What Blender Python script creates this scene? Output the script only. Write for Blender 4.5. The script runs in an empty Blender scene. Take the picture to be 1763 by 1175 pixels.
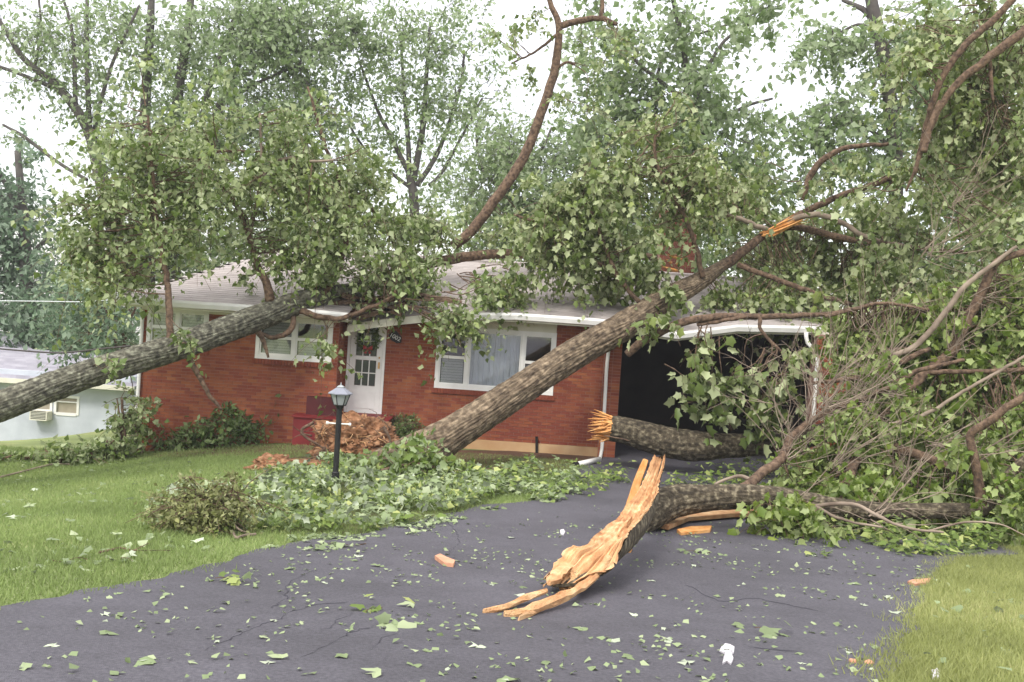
import bpy, math, random
import numpy as np
from mathutils import Vector, Matrix
R = np.random.RandomState(7)
random.seed(7)
sc = bpy.context.scene
col = sc.collection

# ------------------------------------------------------------------ camera
W_, H_, F_ = 1763.0, 1175.0, 1714.0
CAMZ = 3.12
PITCH = math.radians(1.755); ROLL = math.radians(3.85)
fw = np.array([0, math.cos(PITCH), -math.sin(PITCH)])
r0 = np.array([1.0, 0, 0]); u0 = np.array([0, math.sin(PITCH), math.cos(PITCH)])
rt = r0*math.cos(ROLL) + u0*math.sin(ROLL)
up = u0*math.cos(ROLL) - r0*math.sin(ROLL)
CAM = np.array([0, 0, CAMZ])
cd = bpy.data.cameras.new('camera'); cam = bpy.data.objects.new('camera', cd); col.objects.link(cam)
cd.sensor_width = 36; cd.lens = 36*F_/W_; cd.clip_end = 600; cd.clip_start = 0.1
bk = -fw
cam.matrix_world = Matrix(((rt[0], up[0], bk[0], 0), (rt[1], up[1], bk[1], 0), (rt[2], up[2], bk[2], CAMZ), (0, 0, 0, 1)))
sc.camera = cam

# ------------------------------------------------------------------ world, sun, exposure
w = bpy.data.worlds.new('World'); sc.world = w; w.use_nodes = True
nt = w.node_tree; nt.nodes.clear()
def wn(t): return nt.nodes.new(t)
out = wn('ShaderNodeOutputWorld'); add = wn('ShaderNodeAddShader')
b1 = wn('ShaderNodeBackground'); b2 = wn('ShaderNodeBackground')
sky = wn('ShaderNodeTexSky'); sky.sky_type = 'NISHITA'; sky.sun_disc = False
SUN_EL, SUN_AZ = math.radians(46), math.radians(205)
sky.sun_elevation = SUN_EL; sky.sun_rotation = SUN_AZ
b1.inputs['Strength'].default_value = 0.05
nt.links.new(sky.outputs[0], b1.inputs[0])
# overcast veil: an even cloud layer, brighter towards the zenith
tc = wn('ShaderNodeTexCoord'); sep = wn('ShaderNodeSeparateXYZ'); mr = wn('ShaderNodeMapRange')
nt.links.new(tc.outputs['Generated'], sep.inputs[0]); nt.links.new(sep.outputs['Z'], mr.inputs['Value'])
mr.inputs['From Min'].default_value = 0.0; mr.inputs['From Max'].default_value = 1.0
mr.inputs['To Min'].default_value = 0.50; mr.inputs['To Max'].default_value = 1.5
b2.inputs['Color'].default_value = (1.0, 0.955, 0.925, 1)
nt.links.new(mr.outputs[0], b2.inputs['Strength'])
nt.links.new(b1.outputs[0], add.inputs[0]); nt.links.new(b2.outputs[0], add.inputs[1]); nt.links.new(add.outputs[0], out.inputs[0])
sl = bpy.data.lights.new('sun', 'SUN'); sl.energy = 1.5; sl.angle = math.radians(14); sl.color = (1, 0.96, 0.88)
so = bpy.data.objects.new('sun', sl); col.objects.link(so)
sd = Vector((math.sin(SUN_AZ)*math.cos(SUN_EL), math.cos(SUN_AZ)*math.cos(SUN_EL), math.sin(SUN_EL)))
so.rotation_euler = sd.to_track_quat('Z', 'Y').to_euler(); so.location = (0, 0, 30)
sc.view_settings.view_transform = 'Standard'; sc.view_settings.look = 'None'
sc.view_settings.exposure = 0.85; sc.view_settings.gamma = 1; sc.view_settings.use_curve_mapping = False
sc.cycles.max_bounces = 8; sc.cycles.transparent_max_bounces = 6

# ------------------------------------------------------------------ geometry of the place
HX = [-5, 0, 3, 5, 8, 12, 15.7, 19, 22, 26, 30, 40, 80, 200]
HY = [1.3, 1.45, 1.64, 1.93, 2.37, 2.8, 3.0, 3.08, 3.12, 3.15, 3.2, 3.4, 4.5, 8.0]
_t = np.linspace(-5, 200, 4101); _h = np.interp(_t, HX, HY)
_k = np.exp(-np.linspace(-2, 2, 81)**2); _k /= _k.sum()
_hs = np.convolve(np.pad(_h, 40, mode='edge'), _k, mode='valid')
def sst(x): x = np.clip(x, 0, 1); return x*x*(3-2*x)
def gz(X, Y):
    X = np.asarray(X, float); Y = np.asarray(Y, float)
    z = CAMZ - np.interp(Y, _t, _hs)
    z = z - 0.5*sst((-X-3.5)/5.5)*sst((Y-8)/8) - 2.6*sst((-X-9.3)/6)*sst((Y-20.3)/9)
    return z
def ray(px, py):
    d = fw + (px-W_/2)/F_*rt - (py-H_/2)/F_*up
    return d/d[1]
def P(px, py, D): return CAM + ray(px, py)*D
def G(px, py, lift=0.0):
    d = ray(px, py); lo, hi = 1.0, 120.0
    prev = 1.0
    for D in np.arange(2.0, 60, 0.25):
        q = CAM + d*D
        if q[2] < gz(q[0], q[1]) + lift: lo, hi = prev, D; break
        prev = D
    for _ in range(25):
        m = (lo+hi)/2; q = CAM + d*m
        if q[2] < gz(q[0], q[1]) + lift: hi = m
        else: lo = m
    return CAM + d*hi

# ------------------------------------------------------------------ object helpers
def tag(o, label=None, cat=None, group=None, kind=None):
    if label: o['label'] = label
    if cat: o['category'] = cat
    if group: o['group'] = group
    if kind: o['kind'] = kind
    return o
def empty(name, loc, label, cat, group=None):
    o = bpy.data.objects.new(name, None); col.objects.link(o)
    o.location = [float(v) for v in loc]; o.empty_display_size = .2
    return tag(o, label, cat, group)
def link(name, me, mats, parent=None, smooth=False):
    o = bpy.data.objects.new(name, me); col.objects.link(o)
    if mats is not None:
        for m in (mats if isinstance(mats, (list, tuple)) else [mats]): me.materials.append(m)
    if parent is not None:
        o.parent = parent
        o.matrix_parent_inverse = Matrix.Translation(-Vector(parent.location)) if parent.parent is None else (
            Matrix.Translation(-Vector(parent.parent.location)) if parent.type == 'MESH' else Matrix())
        if parent.type == 'MESH': o.matrix_parent_inverse = Matrix()
    if smooth: me.polygons.foreach_set('use_smooth', np.ones(len(me.polygons), bool))
    return o
class MB:
    """collects verts and faces in world coordinates"""
    def __init__(s): s.v = []; s.f = []; s.var = []
    def box(s, x0, x1, y0, y1, z0, z1, var=None):
        n = len(s.v)
        s.v += [(x0,y0,z0),(x1,y0,z0),(x1,y1,z0),(x0,y1,z0),(x0,y0,z1),(x1,y0,z1),(x1,y1,z1),(x0,y1,z1)]
        s.f += [(n,n+3,n+2,n+1),(n+4,n+5,n+6,n+7),(n,n+1,n+5,n+4),(n+1,n+2,n+6,n+5),(n+2,n+3,n+7,n+6),(n+3,n,n+4,n+7)]
        v = R.rand() if var is None else var
        s.var += [v]*6
    def poly(s, pts, var=None):
        n = len(s.v); s.v += [tuple(map(float, p)) for p in pts]; s.f.append(tuple(range(n, n+len(pts)))); s.var.append(R.rand() if var is None else var)
    def prism(s, pts, off, var=None):
        n = len(s.v); k = len(pts); off = np.array(off, float)
        s.v += [tuple(map(float, p)) for p in pts] + [tuple(map(float, np.array(p)+off)) for p in pts]
        s.f += [tuple(range(n, n+k))[::-1], tuple(range(n+k, n+2*k))]
        s.f += [(n+i, n+(i+1) % k, n+k+(i+1) % k, n+k+i) for i in range(k)]
        s.var += [R.rand() if var is None else var]*(k+2)
    def grid(s, V, closed_u=False, caps=False, var=0.5):
        """V: rows x cols x 3"""
        r, c = V.shape[:2]; n = len(s.v)
        s.v += [tuple(p) for p in V.reshape(-1, 3).tolist()]
        cc = c if closed_u else c-1
        for i in range(r-1):
            a = n+i*c
            for j in range(cc):
                k = (j+1) % c
                s.f.append((a+j, a+k, a+c+k, a+c+j))
        s.var += [var]*((r-1)*cc)
        if caps:
            s.f.append(tuple(range(n, n+c))[::-1]); s.f.append(tuple(range(n+(r-1)*c, n+r*c))); s.var += [var]*2
    def tube(s, pts, rad, n=6, caps=True, var=0.5):
        s.grid(tube_pts(np.asarray(pts, float), np.asarray(rad, float), n), True, caps, var)
    def cyl(s, a, b, ra, rb=None, n=12, var=.5): s.tube([a, b], [ra, ra if rb is None else rb], n, True, var)
    def build(s, name, mats, parent=None, smooth=False):
        me = bpy.data.meshes.new(name)
        V = np.array(s.v, float)
        if parent is not None and parent.type == 'EMPTY': V = V - np.array(parent.location)
        me.from_pydata(V.tolist(), [], s.f); me.update()
        at = me.attributes.new('var', 'FLOAT', 'FACE'); at.data.foreach_set('value', np.array(s.var, np.float32))
        o = bpy.data.objects.new(name, me); col.objects.link(o)
        for m in (mats if isinstance(mats, (list, tuple)) else [mats]): me.materials.append(m)
        if parent is not None:
            o.parent = parent
            if parent.type == 'MESH': shift_child(o, parent)
        if smooth: me.polygons.foreach_set('use_smooth', np.ones(len(me.polygons), bool))
        return o
def shift_child(o, parent):
    # the parent's own mesh was built relative to its Empty; give the child the same frame
    root = parent.parent
    if root is not None:
        L = Vector(root.location)
        me = o.data; n = len(me.vertices); a = np.empty(n*3, np.float32); me.vertices.foreach_get('co', a)
        a = a.reshape(-1, 3) - np.array(L, np.float32); me.vertices.foreach_set('co', a.ravel()); me.update()
def catmull(pts, step):
    pts = np.asarray(pts, float)
    if len(pts) == 2: pts = np.array([pts[0], (pts[0]+pts[1])/2, pts[1]])
    p = np.vstack([2*pts[0]-pts[1], pts, 2*pts[-1]-pts[-2]])
    o = []
    for i in range(1, len(p)-2):
        L = np.linalg.norm(p[i+1][:3]-p[i][:3]); n = max(2, int(L/step))
        t = np.linspace(0, 1, n, endpoint=False)[:, None]
        o.append(.5*((2*p[i]) + (-p[i-1]+p[i+1])*t + (2*p[i-1]-5*p[i]+4*p[i+1]-p[i+2])*t*t + (-p[i-1]+3*p[i]-3*p[i+1]+p[i+2])*t**3))
    o.append(p[-2][None])
    return np.vstack(o)
def frames(pts):
    T = np.gradient(pts, axis=0); T /= np.linalg.norm(T, axis=1)[:, None]+1e-9
    a = np.array([0, 0, 1.0]) if abs(T[0][2]) < .9 else np.array([1.0, 0, 0])
    N = np.zeros_like(T); N[0] = a-T[0]*a.dot(T[0]); N[0] /= np.linalg.norm(N[0])
    for i in range(1, len(T)):
        v = N[i-1]-T[i]*N[i-1].dot(T[i]); N[i] = v/np.linalg.norm(v)
    return T, N, np.cross(T, N)
def tube_pts(pts, rad, n, mult=None):
    T, N, B = frames(pts); th = np.arange(n)*2*math.pi/n
    r = np.broadcast_to(rad, (len(pts),))[:, None]*np.ones(n)[None]
    if mult is not None: r = r*mult
    return pts[:, None, :] + r[..., None]*(np.cos(th)[None, :, None]*N[:, None, :]+np.sin(th)[None, :, None]*B[:, None, :])
def vnoise(u, v, pu, seed=0):
    """value noise, periodic in u with period pu"""
    rs = np.random.RandomState(seed); T = rs.rand(pu, 997)
    iu = np.floor(u).astype(int); iv = np.floor(v).astype(int); fu = u-iu; fv = v-iv
    fu = fu*fu*(3-2*fu); fv = fv*fv*(3-2*fv)
    g = lambda a, b: T[a % pu, b % 997]
    return (g(iu, iv)*(1-fu)+g(iu+1, iv)*fu)*(1-fv)+(g(iu, iv+1)*(1-fu)+g(iu+1, iv+1)*fu)*fv
def vn3(p, s, seed=0):
    """cheap 3-D value noise"""
    rs = np.random.RandomState(seed); T = rs.rand(4096)
    q = p*s; i = np.floor(q).astype(int); f = q-i; f = f*f*(3-2*f)
    def h(a, b, c):
        k = (a*374761393+b*668265263+c*2147483629) & 0xffffffff
        k = ((k ^ (k >> 13))*1274126177) & 0xffffffff
        k = ((k ^ (k >> 15))*2246822519) & 0xffffffff
        return T[(k ^ (k >> 16)) & 4095]
    r = 0
    for dx in (0, 1):
        for dy in (0, 1):
            for dz in (0, 1):
                wgt = (f[:, 0] if dx else 1-f[:, 0])*(f[:, 1] if dy else 1-f[:, 1])*(f[:, 2] if dz else 1-f[:, 2])
                r = r+wgt*h(i[:, 0]+dx, i[:, 1]+dy, i[:, 2]+dz)
    return r
def big_mesh(name, V, Fv, k, mats, parent=None, var=None, smooth=False):
    """fast mesh: V n x 3, Fv m x k"""
    me = bpy.data.meshes.new(name)
    V = np.asarray(V, np.float32)
    L = None
    if parent is not None:
        root = parent if parent.parent is None else parent.parent
        V = V - np.array(root.location, np.float32)
    me.vertices.add(len(V)); me.vertices.foreach_set('co', V.ravel())
    m = len(Fv); me.loops.add(m*k); me.loops.foreach_set('vertex_index', np.asarray(Fv, np.int32).ravel())
    me.polygons.add(m); me.polygons.foreach_set('loop_start', np.arange(m, dtype=np.int32)*k)
    me.update(calc_edges=True)
    if var is not None:
        at = me.attributes.new('var', 'FLOAT', 'FACE'); at.data.foreach_set('value', np.asarray(var, np.float32))
    o = bpy.data.objects.new(name, me); col.objects.link(o)
    for q in (mats if isinstance(mats, (list, tuple)) else [mats]): me.materials.append(q)
    if parent is not None: o.parent = parent
    if smooth: me.polygons.foreach_set('use_smooth', np.ones(m, bool))
    return o

# ------------------------------------------------------------------ materials
def mat(name, c1, c2=None, scale=4.0, rough=.8, bump=0.0, bscale=None, var=0.0, coord='Object', spec=.3, stretch=None, detail=5, c3=None, metal=0, hsv=0):
    m = bpy.data.materials.new(name); m.use_nodes = True; t = m.node_tree; n = t.nodes; l = t.links
    b = n['Principled BSDF']; b.inputs['Roughness'].default_value = rough; b.inputs['Specular IOR Level'].default_value = spec
    b.inputs['Metallic'].default_value = metal
    co = n.new('ShaderNodeTexCoord'); src = co.outputs[coord]
    if stretch:
        mp = n.new('ShaderNodeMapping'); mp.inputs['Scale'].default_value = stretch; l.new(src, mp.inputs[0]); src = mp.outputs[0]
    no = n.new('ShaderNodeTexNoise'); no.inputs['Scale'].default_value = scale; no.inputs['Detail'].default_value = detail; l.new(src, no.inputs['Vector'])
    cr = n.new('ShaderNodeValToRGB'); l.new(no.outputs['Fac'], cr.inputs[0])
    c2 = c2 or c1
    cr.color_ramp.elements[0].position = .32; cr.color_ramp.elements[1].position = .68
    cr.color_ramp.elements[0].color = (*c1, 1); cr.color_ramp.elements[1].color = (*c2, 1)
    if c3:
        e = cr.color_ramp.elements.new(.52); e.color = (*c3, 1)
    last = cr.outputs[0]
    if var:
        at = n.new('ShaderNodeAttribute'); at.attribute_name = 'var'
        mr = n.new('ShaderNodeMapRange'); mr.inputs['To Min'].default_value = 1-var; mr.inputs['To Max'].default_value = 1+var; l.new(at.outputs['Fac'], mr.inputs['Value'])
        hs = n.new('ShaderNodeHueSaturation'); l.new(last, hs.inputs['Color']); l.new(mr.outputs[0], hs.inputs['Value'])
        if hsv:
            m2 = n.new('ShaderNodeMapRange'); m2.inputs['To Min'].default_value = .5-hsv; m2.inputs['To Max'].default_value = .5+hsv; l.new(at.outputs['Fac'], m2.inputs['Value']); l.new(m2.outputs[0], hs.inputs['Hue'])
        last = hs.outputs[0]
    l.new(last, b.inputs['Base Color'])
    if bump:
        n2 = n.new('ShaderNodeTexNoise'); n2.inputs['Scale'].default_value = bscale or scale*4; n2.inputs['Detail'].default_value = 8; l.new(src, n2.inputs['Vector'])
        bp = n.new('ShaderNodeBump'); bp.inputs['Strength'].default_value = bump; bp.inputs['Distance'].default_value = .02
        l.new(n2.outputs['Fac'], bp.inputs['Height']); l.new(bp.outputs[0], b.inputs['Normal'])
    return m
def leaf_mat(name, top, under, tip=None, trans=.3, spec=.35, rough=.5):
    """a leaf with its own darker upper and paler lower side; var = per-leaf tone"""
    m = bpy.data.materials.new(name); m.use_nodes = True; t = m.node_tree; n = t.nodes; l = t.links
    b = n['Principled BSDF']; b.inputs['Roughness'].default_value = rough; b.inputs['Specular IOR Level'].default_value = spec
    ge = n.new('ShaderNodeNewGeometry'); mx = n.new('ShaderNodeMix'); mx.data_type = 'RGBA'
    at = n.new('ShaderNodeAttribute'); at.attribute_name = 'var'
    cr = n.new('ShaderNodeValToRGB'); l.new(at.outputs['Fac'], cr.inputs[0])
    e = cr.color_ramp.elements; e[0].color = (*[c*.62 for c in top], 1); e[1].color = (*(tip or [c*1.5 for c in top]), 1); e[1].position = 1
    k = e.new(.6); k.color = (*top, 1)
    cu = n.new('ShaderNodeValToRGB'); l.new(at.outputs['Fac'], cu.inputs[0])
    e = cu.color_ramp.elements; e[0].color = (*[c*.75 for c in under], 1); e[1].color = (*[c*1.2 for c in under], 1)
    l.new(ge.outputs['Backfacing'], mx.inputs[0]); l.new(cr.outputs[0], mx.inputs[6]); l.new(cu.outputs[0], mx.inputs[7])
    l.new(mx.outputs[2], b.inputs['Base Color'])
    tr = n.new('ShaderNodeBsdfTranslucent'); l.new(mx.outputs[2], tr.inputs[0])
    ms = n.new('ShaderNodeMixShader'); ms.inputs[0].default_value = trans
    l.new(b.outputs[0], ms.inputs[1]); l.new(tr.outputs[0], ms.inputs[2]); l.new(ms.outputs[0], n['Material Output'].inputs[0])
    return m
M = {}
M['brick'] = mat('brick_clay', (.21, .058, .028), (.30, .092, .045), 3, .85, .3, 90, var=.24, hsv=.012)
M['mortar'] = mat('mortar', (.24, .13, .1), (.30, .18, .14), 6, .95, .2)
M['shingle'] = mat('roof_shingle', (.32, .285, .27), (.40, .36, .345), 1.2, .95, .35, 60, var=.1)
M['slate'] = mat('grey_roof', (.26, .25, .29), (.34, .33, .37), 2, .95, .2, 50, var=.1)
M['white'] = mat('white_paint', (.70, .69, .66), (.80, .79, .76), 3, .5, .05)
M['cream'] = mat('cream_trim', (.58, .56, .46), (.66, .64, .54), 3, .55, .05)
M['whitewall'] = mat('whitewashed_wall', (.42, .45, .50), (.54, .57, .62), 1.2, .8, .15, 20)
M['found'] = mat('foundation_parging', (.42, .24, .12), (.52, .36, .2), 2.2, .9, .3)
M['concrete'] = mat('porch_concrete', (.34, .3, .27), (.42, .38, .34), 3, .9, .2)
M['redpaint'] = mat('red_porch_paint', (.13, .012, .014), (.19, .02, .02), 3, .6, .1)
M['darkred'] = mat('dark_red_paint', (.05, .008, .01), (.08, .012, .014), 3, .7)
M['brickdull'] = mat('dull_chimney_brick', (.12, .04, .026), (.18, .06, .04), 3, .9, .3, 60, var=.2)
M['dark'] = mat('black_metal', (.012, .012, .013), (.02, .02, .02), 8, .5, .05)
M['glass'] = mat('window_glass', (.05, .055, .06), (.07, .075, .08), 1, .08, 0, spec=.6)
M['blind'] = mat('window_blind', (.5, .49, .46), (.58, .57, .53), 2, .7)
M['curtain'] = mat('curtain_cloth', (.72, .73, .74), (.82, .83, .85), 3, .85, .1)
M['lampglass'] = mat('lantern_glass', (.27, .29, .3), (.34, .36, .37), 5, .25, 0, spec=.5)
M['lamproof'] = mat('lantern_roof', (.17, .18, .22), (.24, .25, .29), 5, .45, 0, spec=.5)
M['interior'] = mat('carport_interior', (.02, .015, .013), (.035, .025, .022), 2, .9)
M['asphalt'] = mat('asphalt', (.058, .055, .067), (.104, .099, .117), 42, .72, .8, 150, detail=12, spec=.4)
M['crack'] = mat('crack_fill', (.035, .033, .045), (.05, .048, .06), 5, .95)
M['soil'] = mat('dark_soil', (.075, .04, .025), (.12, .065, .04), 3, .95, .6, 12)
M['bedsoil'] = mat('mossy_soil', (.05, .05, .02), (.12, .13, .045), 3, .95, .6, 12)
M['clay'] = mat('orange_clay', (.15, .07, .032), (.40, .235, .13), 9, .95, 1, 40, c3=(.27, .13, .065), detail=9)
M['bark'] = mat('furrowed_bark', (.06, .042, .028), (.26, .2, .135), 9, .95, 1.0, 34, stretch=(1, 1, 1), c3=(.14, .105, .07), detail=9, var=.5)
M['bark2'] = mat('lichened_bark', (.04, .038, .03), (.24, .24, .18), 11, .95, 1.0, 34, c3=(.11, .105, .078), detail=9, var=.5)
M['bark3'] = mat('dark_mossy_bark', (.028, .022, .014), (.21, .18, .12), 13, .95, 1.0, 34, c3=(.075, .06, .04), detail=9, var=.5)
M['barkfar'] = mat('far_bark', (.07, .06, .06), (.11, .1, .09), 4, .95)
M['limb'] = mat('limb_bark', (.045, .027, .019), (.19, .125, .082), 14, .9, 1.0, 50)
M['paletwig'] = mat('pale_twig', (.11, .08, .06), (.30, .24, .185), 2.5, .9)
M['wood'] = mat('torn_wood', (.42, .2, .09), (.70, .48, .27), 5, .85, .8, 70, c3=(.58, .34, .165), detail=12, var=.42)
M['wood2'] = mat('splintered_orange', (.5, .2, .05), (.66, .36, .14), 9, .8, .7, 40)
M['ground'] = mat('lawn_ground', (.13, .165, .06), (.24, .26, .10), .9, .95, .5, 40, c3=(.18, .22, .08))
M['grassL'] = leaf_mat('grass_blade', (.22, .29, .095), (.26, .34, .12), (.42, .47, .21), .4, .2, .7)
M['grassR'] = leaf_mat('grass_blade_dry', (.30, .33, .11), (.33, .36, .14), (.52, .5, .25), .4, .2, .7)
M['leafA'] = leaf_mat('silver_leaf', (.145, .205, .05), (.39, .44, .23), (.32, .38, .11), .38, .5, .45)
M['leafB'] = leaf_mat('maple_leaf', (.14, .205, .05), (.38, .44, .23), (.31, .38, .11), .38, .5, .45)
M['leafY'] = leaf_mat('yellowish_leaf', (.135, .205, .03), (.33, .4, .15), (.3, .36, .07), .38, .5, .45)
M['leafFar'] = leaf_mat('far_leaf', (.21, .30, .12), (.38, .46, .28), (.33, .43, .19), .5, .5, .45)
M['leafBlue'] = leaf_mat('blue_green_leaf', (.12, .19, .11), (.26, .34, .24), (.2, .3, .18), .45)
M['leafDk'] = leaf_mat('shrub_leaf', (.085, .14, .035), (.19, .25, .1), (.2, .28, .08), .3)
M['leafIvy'] = leaf_mat('groundcover_leaf', (.17, .25, .05), (.32, .40, .2), (.46, .5, .18), .35)
M['leafDrop'] = leaf_mat('dropped_leaf', (.2, .26, .12), (.38, .43, .31), (.33, .38, .22), .1)
M['leafTan'] = leaf_mat('brownish_leaf', (.17, .19, .06), (.26, .27, .12), (.3, .3, .11), .2)
M['paper'] = mat('white_paper', (.45, .43, .45), (.62, .6, .62), 5, .8)
M['chip'] = mat('bark_chip', (.42, .2, .12), (.58, .32, .2), 8, .8, .3)
M['wire'] = mat('cable', (.05, .04, .04), None, 2, .6)
M['wirew'] = mat('pale_cable', (.6, .62, .65), None, 2, .6)
M['pine'] = mat('brass', (.5, .3, .12), None, 2, .35, metal=.8)
M['wreathred'] = mat('red_ribbon', (.3, .03, .03), None, 4, .7)
M['plate'] = mat('number_plate_black', (.01, .01, .012), None, 3, .5)

def patches(m, scale, lo, hi):
    t = m.node_tree; n = t.nodes; l = t.links; b = n['Principled BSDF']; src = b.inputs['Base Color'].links[0].from_socket
    co = n.new('ShaderNodeTexCoord'); no = n.new('ShaderNodeTexNoise'); no.inputs['Scale'].default_value = scale; no.inputs['Detail'].default_value = 7; no.inputs['Distortion'].default_value = .6
    l.new(co.outputs['Object'], no.inputs['Vector']); mr = n.new('ShaderNodeMapRange'); mr.inputs['From Min'].default_value = .3; mr.inputs['From Max'].default_value = .7
    mr.inputs['To Min'].default_value = lo; mr.inputs['To Max'].default_value = hi; l.new(no.outputs['Fac'], mr.inputs['Value'])
    hs = n.new('ShaderNodeHueSaturation'); l.new(src, hs.inputs['Color']); l.new(mr.outputs[0], hs.inputs['Value']); l.new(hs.outputs[0], b.inputs['Base Color'])
patches(M['asphalt'], .55, .82, 1.18); patches(M['asphalt'], 3.2, .9, 1.1); patches(M['ground'], .7, .75, 1.2); patches(M['brick'], .8, .85, 1.15); patches(M['shingle'], .5, .88, 1.1)
patches(M['whitewall'], .6, .88, 1.05); patches(M['clay'], 2.2, .6, 1.25)
# ------------------------------------------------------------------ leaves
def tmpl(points, faces): return np.array(points, float), np.array(faces, int)
def fold(p):
    p = np.array(p, float); return np.c_[p[:, 0], p[:, 1], -.3*np.abs(p[:, 0])-.22*p[:, 1]**2]
LOBED = tmpl(fold([(0, .3), (0, 0), (.36, .06), (.36, .30), (.56, .55), (.31, .64), (0, 1.02), (-.27, .66), (-.56, .55), (-.33, .27), (-.36, .06)]),
             [(0, i, i+1) for i in range(1, 10)]+[(0, 10, 1)])
TREFOIL = tmpl(fold([(0, 0), (.46, .30), (.28, .56), (.0, 1.0), (-.28, .56), (-.46, .30)]), [(0, 1, 2), (0, 2, 3), (0, 3, 4), (0, 4, 5)])
OVAL = tmpl(fold([(0, 0), (.32, .45), (0, 1), (-.32, .45)]), [(0, 1, 2), (0, 2, 3)])
def leaf_arrays(pos, size, T, droop=.5, flat=0.0, rs=R):
    """random orientation; droop pulls the tip down, flat turns the face up"""
    n = len(pos); V0, F0 = T
    ax = rs.normal(size=(n, 3)); ax[:, 2] = ax[:, 2]*(1-flat) - droop*1.3
    ax /= np.linalg.norm(ax, axis=1)[:, None]
    nr = rs.normal(size=(n, 3)); nr[:, 2] = nr[:, 2]*(1-flat)+flat*3+.35
    nr -= ax*(nr*ax).sum(1)[:, None]; nr /= np.linalg.norm(nr, axis=1)[:, None]+1e-9
    sx = np.cross(ax, nr)
    s = (np.ones(n)*size)[:, None, None]
    sx = sx*(.45+.65*rs.rand(n, 1)); nr = nr*(.3+1.9*rs.rand(n, 1))
    V = pos[:, None, :] + s*(V0[None, :, 0, None]*sx[:, None]+V0[None, :, 1, None]*ax[:, None]+V0[None, :, 2, None]*nr[:, None])
    Fc = (np.arange(n)*len(V0))[:, None, None]+F0[None]
    return V.reshape(-1, 3), Fc.reshape(-1, 3)
def leaf_mesh(name, pos, size, T, mt, parent=None, droop=.5, flat=0.0, var=None, clumpvar=None):
    V, Fc = leaf_arrays(pos, size, T, droop, flat)
    v = R.rand(len(pos)) if var is None else var
    o = big_mesh(name, V, Fc, 3, mt, parent, np.repeat(v, len(T[1])))
    o['kind'] = 'stuff'
    return o
TRI = 0
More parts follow.
